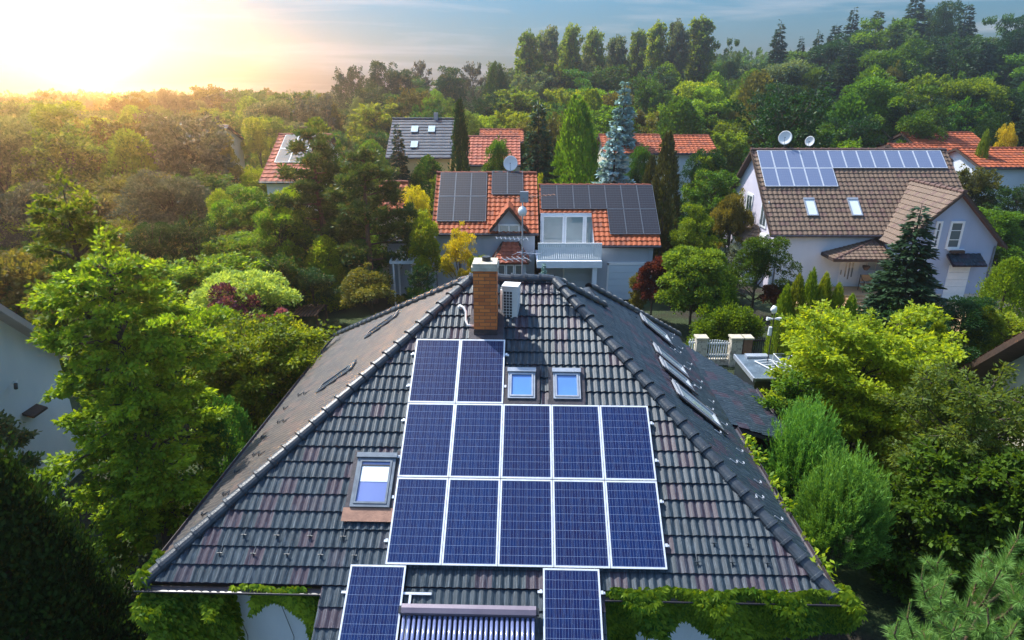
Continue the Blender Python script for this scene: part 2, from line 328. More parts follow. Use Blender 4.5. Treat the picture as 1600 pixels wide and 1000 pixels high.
def ground_mat():
    m, N, L, o = new_mat('garden ground'); b = N.new('ShaderNodeBsdfPrincipled'); L.new(b.outputs[0], o.inputs[0]); b.inputs['Roughness'].default_value = .95
    tc = N.new('ShaderNodeTexCoord')
    n = N.new('ShaderNodeTexNoise'); n.inputs['Scale'].default_value = .35; n.inputs['Detail'].default_value = 8; L.new(tc.outputs['Object'], n.inputs[0])
    n2 = N.new('ShaderNodeTexNoise'); n2.inputs['Scale'].default_value = 9; n2.inputs['Detail'].default_value = 6; L.new(tc.outputs['Object'], n2.inputs[0])
    r = N.new('ShaderNodeValToRGB'); L.new(n.outputs[0], r.inputs[0]); e = r.color_ramp.elements
    e[0].position = .38; e[0].color = (.035, .026, .014, 1); e[1].position = .62; e[1].color = (.05, .085, .018, 1)
    x = e.new(.5); x.color = (.035, .055, .014, 1)
    mx = N.new('ShaderNodeMix'); mx.data_type = 'RGBA'; mx.blend_type = 'MULTIPLY'; mx.inputs[0].default_value = .7; L.new(r.outputs[0], mx.inputs[6]); L.new(n2.outputs[0], mx.inputs[7])
    L.new(mx.outputs[2], b.inputs['Base Color'])
    bp = N.new('ShaderNodeBump'); bp.inputs['Strength'].default_value = .8; bp.inputs['Distance'].default_value = .1; L.new(n2.outputs[0], bp.inputs['Height']); L.new(bp.outputs[0], b.inputs['Normal'])
    return m
M['ground'] = ground_mat()
# foliage: dark, light
LM = {}
for k, a, b_, t in (('fresh', (0.043, 0.110, 0.007), (0.232, 0.378, 0.022), .42), ('bright', (0.073, 0.146, 0.010), (0.293, 0.390, 0.024), .42),
                    ('mid', (0.022, 0.073, 0.007), (0.104, 0.220, 0.017), .35), ('deep', (0.007, 0.034, 0.007), (0.037, 0.104, 0.015), .25),
                    ('spruce', (0.012, 0.039, 0.017), (0.043, 0.098, 0.037), .15), ('blue', (0.073, 0.171, 0.183), (0.390, 0.586, 0.600), .12),
                    ('thuja', (0.043, 0.098, 0.007), (0.293, 0.390, 0.024), .3), ('brownthuja', (0.034, 0.041, 0.012), (0.104, 0.116, 0.022), .2),
                    ('pine', (0.037, 0.085, 0.015), (0.171, 0.256, 0.049), .2), ('yellow', (0.244, 0.207, 0.012), (0.600, 0.561, 0.024), .4),
                    ('olive', (0.067, 0.076, 0.017), (0.195, 0.195, 0.030), .35), ('grey', (0.055, 0.073, 0.049), (0.159, 0.183, 0.122), .2),
                    ('purple', (.07, .02, .045), (.30, .10, .18), .3), ('red', (0.061, 0.020, 0.015), (0.195, 0.061, 0.037), .3),
                    ('ball', (0.061, 0.146, 0.015), (0.244, 0.415, 0.049), .38), ('pale', (0.122, 0.195, 0.037), (0.415, 0.512, 0.146), .4),
                    ('juniper', (0.022, 0.098, 0.017), (0.159, 0.366, 0.067), .25), ('nearpine', (.07, .17, .035), (.27, .44, .11), .2),
                    ('ivy', (0.037, 0.122, 0.007), (0.342, 0.439, 0.024), .35), ('willow', (0.061, 0.104, 0.043), (0.207, 0.281, 0.134), .35), ('hazel', (.06, .15, .010), (.30, .44, .03), .5), ('hazel2', (.05, .13, .008), (.26, .40, .03), .5), ('youngleaf', (.035, .09, .012), (.20, .30, .05), .4)):
    LM[k] = leaf_mat('leaf ' + k, a, b_, min(.5, t*1.2))

# ------------------------------------------------------------------ terrain
def sst(x, a, b): t = min(1, max(0, (x-a)/(b-a))); return t*t*(3-2*t)
def gz(x, y):
    return max(0, y-52)*.085*sst(x, -30, 45)*(1-sst(y, 150, 330)*.6) + 1.2*sst(y, 60, 130)
def terrain():
    xs = sorted(set([-900, -500, -300]+list(range(-200, 201, 8))+[300, 500, 900])); ys = sorted(set([-200, -60, -20, 0, 20, 40]+list(range(48, 240, 8))+[260, 300, 360, 450, 700, 1400]))
    mb = MB(); nx = len(xs)
    for y in ys:
        for x in xs: mb.v.append((x, y, gz(x, y)))
    for j in range(len(ys)-1):
        for i in range(nx-1): a = j*nx+i; mb.f.append((a, a+1, a+nx+1, a+nx))
    prop(mb.build('ground', M['ground'], smooth=True), kind='structure')
terrain()

# ------------------------------------------------------------------ tiled roof surface: real rolls and laps
def tile_surface(poly, U, V, O, pitch=.15, course=.34, amp=.028, step=.03, ns=6, tw=.3):
    N_ = U.cross(V).normalized()
    uu = [(p-O).dot(U) for p in poly]; vv = [(p-O).dot(V) for p in poly]
    du = pitch/ns
    us = np.arange(math.floor(min(uu)/du), math.ceil(max(uu)/du)+1)*du
    k0, k1 = math.floor(min(vv)/course), math.ceil(max(vv)/course)
    wave = amp*(.5+.5*np.cos(2*math.pi*us/pitch))**.8
    rows = []; uvv = []
    for k in range(k0, k1):
        rng = np.random.default_rng(k+500); tid = np.floor(us/tw).astype(int); jit = rng.normal(0, .0035, tid.max()-tid.min()+1)[tid-tid.min()]
        rows.append((k*course-.022, step+wave+jit)); uvv.append(k+.02)
        rows.append(((k+1)*course-.006, wave*.85)); uvv.append(k+.98)
    nu = len(us); nr = len(rows); co = np.zeros((nr, nu, 3))
    Oa, Ua, Va, Na = (np.array(q) for q in (O, U, V, N_))
    for i, (v, h) in enumerate(rows): co[i] = Oa+us[:, None]*Ua+v*Va+h[:, None]*Na
    idx = np.arange(nr*nu).reshape(nr, nu)
    q = np.stack([idx[:-1, :-1], idx[:-1, 1:], idx[1:, 1:], idx[1:, :-1]], -1).reshape(-1, 4)
    bm = bmesh.new(); me = bpy.data.meshes.new('t')
    me.vertices.add(nr*nu); me.vertices.foreach_set('co', co.ravel()); me.loops.add(q.size); me.loops.foreach_set('vertex_index', q.ravel())
    me.polygons.add(len(q)); me.polygons.foreach_set('loop_start', np.arange(len(q))*4); me.update(calc_edges=True)
    uvl = me.uv_layers.new(name='UVMap'); UVv = np.stack(np.broadcast_arrays((us/tw)[None, :]+.0, np.array(uvv)[:, None]), -1).reshape(-1, 2)
    uvl.data.foreach_set('uv', UVv[q.ravel()].ravel())
    bm.from_mesh(me); bpy.data.meshes.remove(me)
    c = sum(poly, Vector())/len(poly)
    for i in range(len(poly)):
        a, b = poly[i], poly[(i+1) % len(poly)]; n = (b-a).cross(N_).normalized()
        if n.dot(c-a) > 0: n = -n
        bmesh.ops.bisect_plane(bm, geom=bm.verts[:]+bm.edges[:]+bm.faces[:], plane_co=a, plane_no=n, clear_outer=True, dist=1e-5)
    return bm
def tiles(name, polys, U, V, O, mat, root, deck=.10, **kw):
    """clip the tiled sheet to each convex polygon, add the solid deck below it"""
    bm = None; me = bpy.data.meshes.new(name)
    N_ = U.cross(V).normalized(); total = bmesh.new(); total.loops.layers.uv.new('UVMap')
    for poly in polys:
        b = tile_surface(poly, U, V, O, **kw); m2 = bpy.data.meshes.new('x'); b.to_mesh(m2); b.free(); total.from_mesh(m2); bpy.data.meshes.remove(m2)
        top = [total.verts.new(p-N_*.012) for p in poly]; bot = [total.verts.new(p-N_*deck) for p in poly]
        n = len(poly); total.faces.new(bot[::-1]); total.faces.new(top)
        for i in range(n): j = (i+1) % n; total.faces.new((top[i], bot[i], bot[j], top[j]))
    total.transform(FR[root.name]); total.to_mesh(me); total.free(); me.materials.append(mat); me.polygons.foreach_set('use_smooth', [False]*len(me.polygons))
    o = bpy.data.objects.new(name, me); C.objects.link(o); o.parent = root; return o
def ridge_caps(a, b, up, r=.13, seg=.36, name='ridge_cap', mat=None, parent=None, root=None, collar=.045):
    """overlapping half-round tiles running from a (low) to b (high)"""
    mb = MB(); d = (b-a); Ln = d.length; d = d.normalized(); up = (up-d*up.dot(d)).normalized(); s = d.cross(up); n = max(1, round(Ln/seg)); sg = Ln/n; K = 9
    for i in range(n):
        p0 = a+d*(i*sg-.03); rings = [(0, r*1.20), (.05, r*1.20), (.06, r*1.06), (sg+.03, r*.94)]
        lift = .018
        base = len(mb.v)
        for (t, rr) in rings:
            for k in range(K):
                an = math.pi*(-.08+1.16*k/(K-1)); mb.v.append(tuple(p0+d*t+s*(math.cos(an)*rr)+up*(math.sin(an)*rr*.85+lift*(1-t/sg)-.02)))
        for q in range(len(rings)-1):
            for k in range(K-1): x = base+q*K+k; mb.f.append((x, x+1, x+K+1, x+K))
        mb.f.append(tuple(base+k for k in range(K))[::-1])
    return wbuild(mb, name, mat, root, smooth=False)

# ------------------------------------------------------------------ solar panel
def make_panel(label, w=1.0, h=1.65, cols=6, rows=10, cell='cell', group=None, fw=.03, name='solar_panel', landscape=False):
    t = thing(name, label, 'solar panel', group=group)
    f = MB(); f.box(0, 0, 0, w, fw, .04).box(0, h-fw, 0, w, h, .04).box(0, fw, 0, fw, h-fw, .04).box(w-fw, fw, 0, w, h-fw, .04)
    f.build('frame', M['grey_metal' if cell == 'cell_dark' else 'alu'], t)
    g = MB(); x0, x1, y0, y1 = fw, w-fw, fw, h-fw; g.box(x0, y0, .006, x1, y1, .030)
    g.face([(x0, y0, .033), (x1, y0, .033), (x1, y1, .033), (x0, y1, .033)], [(-.06, -.06), (cols+.06, -.06), (cols+.06, rows+.06), (-.06, rows+.06)])
    g.build('cell_sheet', M[cell], t)
    return t
def frame_m(O, U, V):
    N_ = U.cross(V).normalized(); return Matrix(((U.x, V.x, N_.x, O.x), (U.y, V.y, N_.y, O.y), (U.z, V.z, N_.z, O.z), (0, 0, 0, 1)))

# ------------------------------------------------------------------ MAIN HOUSE
PSI = R(1.54); Uh = Vector((math.cos(PSI), -math.sin(PSI), 0)); Hh = Vector((math.sin(PSI), math.cos(PSI), 0)); Z = Vector((0, 0, 1))
def HP(u, h, z): return Uh*u+Hh*h+Z*z             # house coordinates (z above ground)
ZE, ZR = 3.47, 7.38                                # eave and ridge height
EL, ER, EF, EB, RL, RR, RH = -6.83, 5.36, 9.02, 21.2, -1.43, .62, 15.15
def main_house():
    t = wthing('tiled_roof_house', 'house in the foreground with dark pyramid roof, brick chimney and ivy on its walls', 'house', HP(-.7, 15.1, 0))
    # front slope + its lower extension over the bay
    A, B, C1, D = HP(EL, EF, ZE), HP(ER, EF, ZE), HP(RR, RH, ZR), HP(RL, RH, ZR)
    Vf = (HP(0, RH, ZR)-HP(0, EF, ZE)).normalized(); O = HP(0, EF, ZE)
    XL, XR = -3.62, 1.38; dn = 2.6
    E0, E1 = HP(XL, EF, ZE), HP(XR, EF, ZE)
    tiles('roof', [[A, B, C1, D]], Uh, Vf, O, M['tile'], t, amp=.034, step=.034)
    tiles('roof', [[E0-Vf*dn, E1-Vf*dn, E1-Vf*.015, E0-Vf*.015]], Uh, Vf, O, M['tile'], t)
    Nf = Uh.cross(Vf)
    # left slope
    Vl = (HP(RL, 0, ZR)-HP(EL, 0, ZE)).normalized(); Ul = -Hh
    tiles('roof', [[HP(EL, EF, ZE), HP(RL, RH, ZR), HP(EL, EB, ZE)]], Ul, Vl, HP(EL, EF, ZE), M['tile_glow'], t, amp=.02, step=.034)
    # right slope, with the rear wing's piece beyond the valley
    Vr = (HP(RR, 0, ZR)-HP(ER, 0, ZE)).normalized(); Ur = Hh
    def on_r(u): return ZE+(ER-u)*(ZR-ZE)/(ER-RR)
    e = HP(ER, 16.61, ZE); c = HP(2.03, 16.61, on_r(2.03))
    tiles('roof', [[HP(ER, EF, ZE), e, c, HP(RR, RH, ZR)], [e, HP(ER, 21.6, ZE), HP(1.72, 17.57, on_r(1.72)), c]], Ur, Vr, HP(ER, EF, ZE), M['tile'], t, amp=.016, step=.022)
    # back slope (unseen) and lean-to roof on the right
    tiles('roof', [[HP(EL, EB, ZE), HP(RL, RH, ZR), HP(RR, RH, ZR), HP(ER, EB, ZE)]], -Uh, (HP(0, RH, ZR)-HP(0, EB, ZE)).normalized(), HP(0, EB, ZE), M['tile'], t, pitch=.3, ns=4)
    q0, q1 = HP(ER-.1, 15.1, ZE), HP(ER-.1, 21.0, ZE); q2, q3 = HP(7.16, 18.7, ZE-.64), HP(7.16, 15.1, ZE-.64)
    tiles('lean_to_roof', [[q3, q2, q1, q0]], Ur, (q0-q3).normalized(), q3, M['tile'], t)
    # hips and ridges
    up = Z
    for a, b in ((A, D), (B, C1), (HP(EL, EB, ZE), D), (D, C1), (c, C1), (HP(ER, 21.6, ZE), HP(1.72, 17.57, on_r(1.72)))):
        ridge_caps(a+up*.03, b+up*.03, up, root=t, mat=M['ridge'])
    # little valley gable behind the right hip
    mb = MB(); mb.prism([c+Z*.02, HP(1.72, 17.57, on_r(1.72)), HP(1.0, 17.3, on_r(1.72)-.1), HP(1.2, 16.2, on_r(2.03))], (0, 0, -.3)); wbuild(mb, 'valley_gable', M['ridge'], t)
    # walls
    w = MB()
    w.prism([HP(EL+.75, EF+.7, 0), HP(ER-.75, EF+.7, 0), HP(ER-.75, EB-.7, 0), HP(EL+.75, EB-.7, 0)], (0, 0, ZE-.1))
    wbuild(w, 'wall', M['wall_blue'], t)
    w = MB(); zx = ZE-Vf.z*dn; hx = EF-math.hypot(Vf.x, Vf.y)*dn
    w.prism([HP(XL+.12, EF+.6, 0), HP(XR-.12, EF+.6, 0), HP(XR-.12, hx+.5, 0), HP(XL+.12, hx+.5, 0)], (0, 0, zx-.05)); wbuild(w, 'bay_wall', M['wall_blue'], t)
    w = MB()
    for u in (XL+.12, XR-.2): w.prism([HP(u, EF+.6, zx-.1), HP(u, hx+.5, zx-.1), HP(u, hx+.5, zx+.05), HP(u, EF+.6, ZE+.1)], Uh*.08)
    wbuild(w, 'bay_cheek', M['dark'], t)
    w = MB(); w.prism([HP(ER-.5, 15.5, 0), HP(6.8, 15.5, 0), HP(6.8, 18.3, 0), HP(ER-.5, 20.4, 0)], (0, 0, ZE-.85)); wbuild(w, 'lean_to_wall', M['dark'], t)
    # soffit + gutters
    s = MB()
    s.prism([HP(EL+.05, EF+.08, ZE-.14), HP(XL, EF+.08, ZE-.14), HP(XL, EF+.7, ZE-.14), HP(EL+.05, EF+.7, ZE-.14)], (0, 0, .04))
    s.prism([HP(XR, EF+.08, ZE-.14), HP(ER-.05, EF+.08, ZE-.14), HP(ER-.05, EF+.7, ZE-.14), HP(XR, EF+.7, ZE-.14)], (0, 0, .04))
    wbuild(s, 'soffit', M['timber'], t)
    def gutter(a, b, out):
        g = MB(); d = (b-a); K = 8; r = .075; base = 0
        for p in (a, b):
            for rr in (r, r*.86):
                for k in range(K+1): an = math.pi*k/K; g.v.append(tuple(p+out*(r+.02+math.cos(an)*rr)-Z*(math.sin(an)*rr)))
        n = K+1
        for k in range(K):
            g.f.append((k, k+1, 2*n+k+1, 2*n+k)); g.f.append((n+k, 3*n+k, 3*n+k+1, n+k+1))
        for k in (0, K): g.f.append((k, n+k, 3*n+k, 2*n+k))
        g.tube([a+out*(2*r+.02), b+out*(2*r+.02)], .012, 6)
        return wbuild(g, 'gutter', M['gutter'], t)
    gz_ = ZE-.035
    gutter(HP(EL-.1, EF-.02, gz_), HP(XL, EF-.02, gz_), -Hh); gutter(HP(XR, EF-.02, gz_), HP(ER+.1, EF-.02, gz_), -Hh)
    gutter(HP(EL-.0, EF-.1, gz_), HP(EL-.0, EB, gz_), -Uh); gutter(HP(ER, EF-.1, gz_), HP(ER, 15.0, gz_), Uh); gutter(HP(7.16, 15.1, ZE-.68), HP(7.16, 18.7, ZE-.68), Uh)
    # chimney (sub-part of the front roof)
    roof = [o for o in t.children if o.name.startswith('roof')][0]
    def wsub(mb, name, mat): 
        inv = FR[t.name]; mb.v = [tuple(inv @ Vector(p)) for p in mb.v]; return mb.build(name, mat, roof)
    cu0, cu1, ch0, ch1, cz0, cz1 = -1.235, -.71, 13.66, 14.2, 6.2, 8.0
    cm = MB()
    for (p, q) in (((cu0, ch0), (cu1, ch0)), ((cu1, ch0), (cu1, ch1)), ((cu1, ch1), (cu0, ch1)), ((cu0, ch1), (cu0, ch0))):
        a, b = HP(*p, cz0), HP(*q, cz0); a2, b2 = HP(*p, cz1), HP(*q, cz1); ln = (b-a).length
        cm.face([a, b, b2, a2], [(0, 0), (ln, 0), (ln, cz1-cz0), (0, cz1-cz0)])
    for k, (g, z0, z1) in enumerate(((.022, 7.80, 7.88), (.022, 6.45, 6.47))):
        pass
    wsub(cm, 'chimney', M['brick'])
    cc = MB(); g = .035
    cc.prism([HP(cu0-g, ch0-g, cz1+.001), HP(cu1+g, ch0-g, cz1+.001), HP(cu1+g, ch1+g, cz1+.001), HP(cu0-g, ch1+g, cz1+.001)], (0, 0, .09))
    cc.prism([HP(cu0-.01, ch0-.01, cz1+.092), HP(cu1+.01, ch0-.01, cz1+.092), HP(cu1+.01, ch1+.01, cz1+.092), HP(cu0-.01, ch1+.01, cz1+.092)], (0, 0, .07))
    wsub(cc, 'chimney_cap', M['concrete'])
    cp = MB(); cp.tube([HP(-.95, 13.95, cz1+.16), HP(-.95, 13.95, cz1+.26)], [.10, .10], 12); wsub(cp, 'flue', M['dark'])
    def onf(u, h, n=0.0): return HP(u, EF, ZE)+Vf*((h-EF)/math.hypot(Vf.x, Vf.y))+Nf*n
    fl = MB(); a, b = cu0-.1, cu1+.1; 
    fl.prism([onf(a, ch0-.16, .05), onf(b, ch0-.16, .05), onf(b, ch0+.0, .05), onf(a, ch0+.0, .05)], Nf*.03)
    fl.prism([HP(cu0-.008, ch0-.02, 6.35), HP(cu1+.008, ch0-.02, 6.35), HP(cu1+.008, ch0-.003, 6.35), HP(cu0-.008, ch0-.003, 6.35)], (0, 0, .26))
    for u0, u1 in ((cu1+.004, cu1+.15), (cu0-.12, cu0-.004)): fl.prism([onf(u0, ch0-.16, .052), onf(u1, ch0-.16, .052), onf(u1, ch1+.1, .052), onf(u0, ch1+.1, .052)], Nf*.03)
    wsub(fl, 'chimney_flashing', M['lead'])
    # skylights: (u0, u1, h0, h1) in plan on each slope
    def skylight(O, U, V, w, h, metal, style, apron=None, lift=.10):
        Mx = frame_m(O, U, V); inv = FR[t.name] @ Mx
        def b_(mb, name, mat, par): mb.v = [tuple(inv @ Vector(p)) for p in mb.v]; return mb.build(name, mat, par)
        s = .055 if style != 'plain' else .035; f = MB()
        f.box(0, 0, 0, w, s, lift).box(0, h-s, 0, w, h, lift).box(0, s, 0, s, h-s, lift).box(w-s, s, 0, w, h-s, lift)
        f.box(-.02, h-.02, .01, w+.02, h+.08, lift+(.05 if style not in ('pale', 'dark') else .012))                       # hood
        sk = b_(f, 'skylight', metal, t)
        f = MB(); s2 = .10 if style != 'plain' else .075; z0, z1 = lift-.04, lift+.015; e = .006
        f.box(s+e, s+e, z0, w-s-e, s2, z1).box(s+e, h-s2, z0, w-s-e, h-s-e, z1).box(s+e, s2, z0, s2, h-s2, z1).box(w-s2, s2, z0, w-s-e, h-s2, z1)
        b_(f, 'sash', M['lgrey_metal'] if metal is M['lgrey_metal'] else M['grey_metal'], sk)
        g = MB(); g.box(s2, s2, lift-.045, w-s2, h-s2, lift-.02); b_(g, 'pane', M['glass_lilac'] if style == 'blind' else M['glass_pale'] if style == 'pale' else M['glass'] if style == 'dark' else M['glass_blue'], sk)
        if style == 'blind':
            g = MB(); g.box(s2+.01, s2+(h-2*s2)*.50, lift-.019, w-s2-.01, h-s2-.09, lift-.012); b_(g, 'blind', M['blind'], sk)
            g = MB(); g.box(s2, h-s2-.085, lift-.019, w-s2, h-s2-.06, lift+.0); b_(g, 'blind_rail', M['dark'], sk)
        if style == 'dark': return sk
        f = MB(); f.box(-.10, -.10, .028, -.002, h+.16, .05); b_(f, 'flashing', M['lead'], sk); f = MB(); f.box(w+.002, -.10, .028, w+.10, h+.16, .05); b_(f, 'flashing', M['lead'], sk)
        if apron: f = MB(); f.box(-.12, -.10-apron, .050, w+.08, -.10, .062); f.box(-.12, -.10, .0, w+.08, -.005, .062); b_(f, 'apron', M['copper'] if apron > .15 else M['lead'], sk)
        return sk
    cf = math.hypot(Vf.x, Vf.y)
    skylight(onf(-3.36, 10.20, .045), Uh, Vf, .76, (11.06-10.20)/cf, M['grey_metal'], 'blind', .17)
    for u in (-.42, .55): skylight(onf(u, 12.24, .045), Uh, Vf, .58, .66, M['lgrey_metal'], 'plain', .06)
    cr = math.hypot(Vr.x, Vr.y)
    def onr(u, h, n=0.0): return HP(ER, h, ZE)+Vr*((ER-u)/cr)+Ur.cross(Vr)*n
    for (u, h, w_, l_) in ((4.45, 18.6, .8, 1.15), (4.35, 16.0, .7, 1.1), (4.05, 15.2, .0, 0), (4.62, 13.55, .8, 1.4)):
        if w_: skylight(onr(u, h, .05), Ur, Vr, w_, l_, M['lgrey_metal'], 'pale', .0, lift=.05)
    skylight(onr(4.25, 15.0, .05), Ur, Vr, .66, 1.0, M['lgrey_metal'], 'pale', .0, lift=.05)
    cl = math.hypot(Vl.x, Vl.y)
    def onl(u, h, n=0.0): return HP(EL, h, ZE)+Vl*((u-EL)/cl)+Ul.cross(Vl)*n
    for (u, h) in ((-4.6, 17.2), (-5.2, 14.6)): skylight(onl(u, h, .05), Ul, Vl, .46, 1.1, M['grey_metal'], 'dark', .0, lift=.035)
    # snow guards: little bent hooks
    def hook(pt, V, N_, U):
        mb = MB(); inv = FR[t.name]
        pts = [pt+V*.16+N_*.035, pt+N_*.045, pt+N_*.10-V*.0, pt+N_*.035-V*.05]
        mb.tube(pts, .012, 5); mb.tube([pt+N_*.085-U*.05, pt+N_*.085+U*.05], .010, 5)
        mb.v = [tuple(inv @ Vector(p)) for p in mb.v]; return mb
    proto = None
    spots = []
    for k, off in ((1, .0), (2, .35)):
        for i in range(18):
            u = -5.6+off+i*.62*1.0
            h = EF+(k*.34+.17)*cf
            if u < EL+(h-EF)*.93+.3 or u > ER-(h-EF)*.80-.2: continue
            if -3.75 < u < 2.95 and not (u < -3.0 and k < 3 and u < -3.1): continue
            spots.append(('f', onf(u, h)))
    for k, off in ((1, 0), (2, .4), (3, .1)):
        for i in range(9): spots.append(('r', onr(ER-(k*.34+.17)*cr, EF+1.6+off+i*1.25)))
        for i in range(4): spots.append(('l', onl(EL+(k*.34+.17)*cl, EF+1.5+off+i*1.5)))
    for typ in 'frl':
        base = None
        for tp, p in spots:
            if tp != typ: continue
            V_, N_, U_ = {'f': (Vf, Nf, Uh), 'r': (Vr, Ur.cross(Vr), Ur), 'l': (Vl, Ul.cross(Vl), Ul)}[typ]
            if base is None: base = hook(p, V_, N_, U_).build('snow_guard', M['ridge'] if typ != 'r' else M['lgrey_metal'], t); p0 = p
            else:
                o = base.copy(); C.objects.link(o); o.parent = t; o.location = (p-p0)
    return t, onf, Vf, Nf, cf
house, onf, Vf, Nf, CF = main_house()

def roof_kit():
    # solar panels; plane measured from the photograph: lower left corner of the five-wide block
    P0 = HP(0, 0, 0); o = Vector((-2.2817, 9.3145, CAMH-8.0447))
    names = {3: 'top pair', 2: 'middle row of five', 1: 'lower row of five', 0: 'bottom pair'}
    posn5 = ['first from the left', 'second from the left', 'in the centre', 'second from the right', 'last on the right']
    lay = []
    for i in range(5): lay.append((i*1.01, 0.0, 'blue solar panel %s, lower row of five' % posn5[i]))
    for i in range(5): lay.append((i*1.01, 1.67, 'blue solar panel %s, upper row of five' % posn5[i]))
    lay.append((0, 3.34, 'left blue solar panel of the pair below the chimney'))
    lay.append((1.01, 3.34, 'right blue solar panel of the pair below the chimney'))
    lay.append((-.62, -1.67, 'lowest blue solar panel left of the tube collector'))
    lay.append((2.83, -1.67, 'lowest blue solar panel right of the tube collector'))
    proto = make_panel(lay[0][2], group='blue solar panels on the dark front roof')
    for k, (u, v, lab) in enumerate(lay):
        p = proto if k == 0 else copy_tree(proto)
        p['label'] = lab; p.matrix_world = frame_m(o+Uh*(u+.005)+Vf*(v+.01)-Nf*.035, Uh, Vf)
    for (u0, u1, v, lab) in ((0, 2.02, 3.34, 'aluminium mounting rack under the top pair of panels'), (0, 5.05, 1.67, 'aluminium mounting rack under the upper row of five panels'),
                             (0, 5.05, 0, 'aluminium mounting rack under the lower row of five panels'), (2.83, 3.83, -1.67, 'short mounting rack under the lowest right panel')):
        t = thing('mounting_rack', lab, 'rack', group='panel mounting racks', mat=frame_m(o+Uh*u0+Vf*v-Nf*.035, Uh, Vf)); L = u1-u0
        for y in (.42, 1.25):
            mb = MB(); mb.box(-.09, y, -.045, L+.09, y+.04, -.002); mb.box(-.055, y-.01, -.01, -.012, y+.05, .03); mb.box(L+.012, y-.01, -.01, L+.055, y+.05, .03); mb.build('rail', M['alu'], t)
    t = thing('mounting_rack', 'open rail frame between lowest left panel and the tube collector', 'rack', group='panel mounting racks', mat=frame_m(o+Uh*-.62+Vf*-1.67-Nf*.035, Uh, Vf))
    mb = MB(); mb.box(-.09, 1.18, -.045, 1.5, 1.22, -.002); mb.build('rail', M['alu'], t)
    mb = MB(); mb.box(1.11, .2, -.045, 1.15, 1.178, -.004); mb.build('rail', M['alu'], t)
    # evacuated tube collector
    t = thing('tube_collector', 'solar water heater with purple grey manifold box and row of glass tubes', 'solar collector', mat=frame_m(onf(-2.12, 8.60, .10), Uh, Vf))
    mb = MB(); w = 2.3
    prof = [(0, 0), (.17, 0), (.19, .04), (.17, .13), (.10, .16), (.02, .14), (0, .08)]
    mb.prism([(0, y, z) for y, z in prof], (w, 0, 0)); mb.build('manifold', M['manifold'], t)
    mb = MB(); mb.box(-.05, .03, .02, -.001, .14, .12).box(w+.001, .03, .02, w+.05, .14, .12); mb.build('end_cap', M['dark'], t)
    for i in range(26):
        x = .05+i*(w-.1)/25
        if i == 0:
            mb = MB(); mb.tube([(0, -.01, .06), (0, -.5, .06), (0, -1.7, .06), (0, -1.74, .06)], [.029, .029, .029, .01], 10); b0 = mb.build('glass_tube', M['tube'], t, smooth=True); b0.location.x = x
        else: o2 = b0.copy(); C.objects.link(o2); o2.parent = t; o2.location.x = x
    mb = MB(); mb.box(0, -1.9, .01, w, -1.76, .1); mb.build('foot_rail', M['alu'], t)
    # heat pump unit beside the chimney
    t = thing('air_conditioner', 'white outdoor air conditioning unit on brackets right of the brick chimney', 'air conditioner', HP(-.44, 14.15, 6.62), -PSI-R(10))
    mb = MB(); mb.box(-.17, 0, 0, .19, .34, .86); b = mb.build('casing', M['plastic'], t)
    mb = MB(); mb.box(-.14, -.008, .06, .07, -.001, .76); mb.build('grille_back', M['grille'], t)
    mb = MB()
    for i in range(4): x = -.14+i*.07; mb.box(x-.006, -.022, .06, x+.006, -.009, .76)
    for i in range(11): z = .06+i*.07; mb.box(-.146, -.018, z-.006, .076, -.0095, z+.006)
    mb.build('grille', M['plastic'], t)
    mb = MB(); mb.box(-.185, -.015, .862, .205, .355, .885); mb.build('lid', M['plastic'], t)
    mb = MB(); mb.box(-.28, .03, -.06, .22, .07, -.002).box(-.28, .26, -.06, .22, .30, -.002).box(-.24, .1, -.001, -.20, .14, .75); mb.build('bracket', M['plastic'], t)
    mb = MB(); mb.tube([(-.22, .16, .15), (-.22, .16, .62)], .055, 10); mb.build('compressor', M['dark'], t)
    # white bent pipe left of chimney
    mb = MB(); pts = [onf(-1.62, 14.35, .05), onf(-1.6, 14.33, .16), onf(-1.52, 14.28, .16), onf(-1.46, 14.2, .12), onf(-1.45, 14.0, .10), onf(-1.40, 13.88, .10), onf(-1.25, 13.86, .10)]
    mb.tube(pts, .028, 8); mb.tube([onf(-1.62, 14.35, .02), onf(-1.62, 14.35, .11)], .05, 10)
    prop(mb.build('conduit', M['plastic'], None, True), 'bent white conduit running from the dark tiles into the left side of the chimney', 'pipe')
    # TV antenna
    b = HP(-.16, 15.35, 6.9)
    t = thing('tv_antenna', 'thin mast with several rooftop television antennas behind the chimney', 'antenna', b, -PSI)
    mb = MB(); mb.tube([(0, 0, 0), (0, 0, 2.55)], .018, 8); mb.build('mast', M['lgrey_metal'], t)
    def yagi(z, ln, dx, dy, n, ew, mat):
        m_ = MB(); d = Vector((dx, dy, .06)).normalized(); s = Vector((-dy, dx, 0)).normalized(); c = Vector((0, 0, z))
        m_.tube([c-d*.15, c+d*ln], .011, 6)
        for i in range(n): q = c+d*(-.12+(ln+.1)*i/(n-1)); m_.tube([q-s*ew*(1-.4*i/n), q+s*ew*(1-.4*i/n)], .006, 5)
        m_.build('aerial', mat, t)
    yagi(2.45, .8, 1, .25, 9, .17, M['copper']); yagi(1.45, .65, -1, -.15, 8, .2, M['lgrey_metal']); yagi(1.1, .5, .9, -.5, 5, .3, M['lgrey_metal']); yagi(.95, .5, -.9, -.4, 5, .3, M['lgrey_metal'])
    m_ = MB(); m_.box(-.06, -.09, 2.35, .14, -.02, 2.6); m_.build('grid_aerial', M['lgrey_metal'], t)
    m_ = MB(); m_.tube([(-.0, -.05, 2.02), (0, -.08, 2.06), (0, -.09, 2.14), (0, -.07, 2.22), (0, -.05, 2.25)], [.02, .09, .11, .08, .02], 12); m_.build('dome', M['plastic'], t, True)
roof_kit()

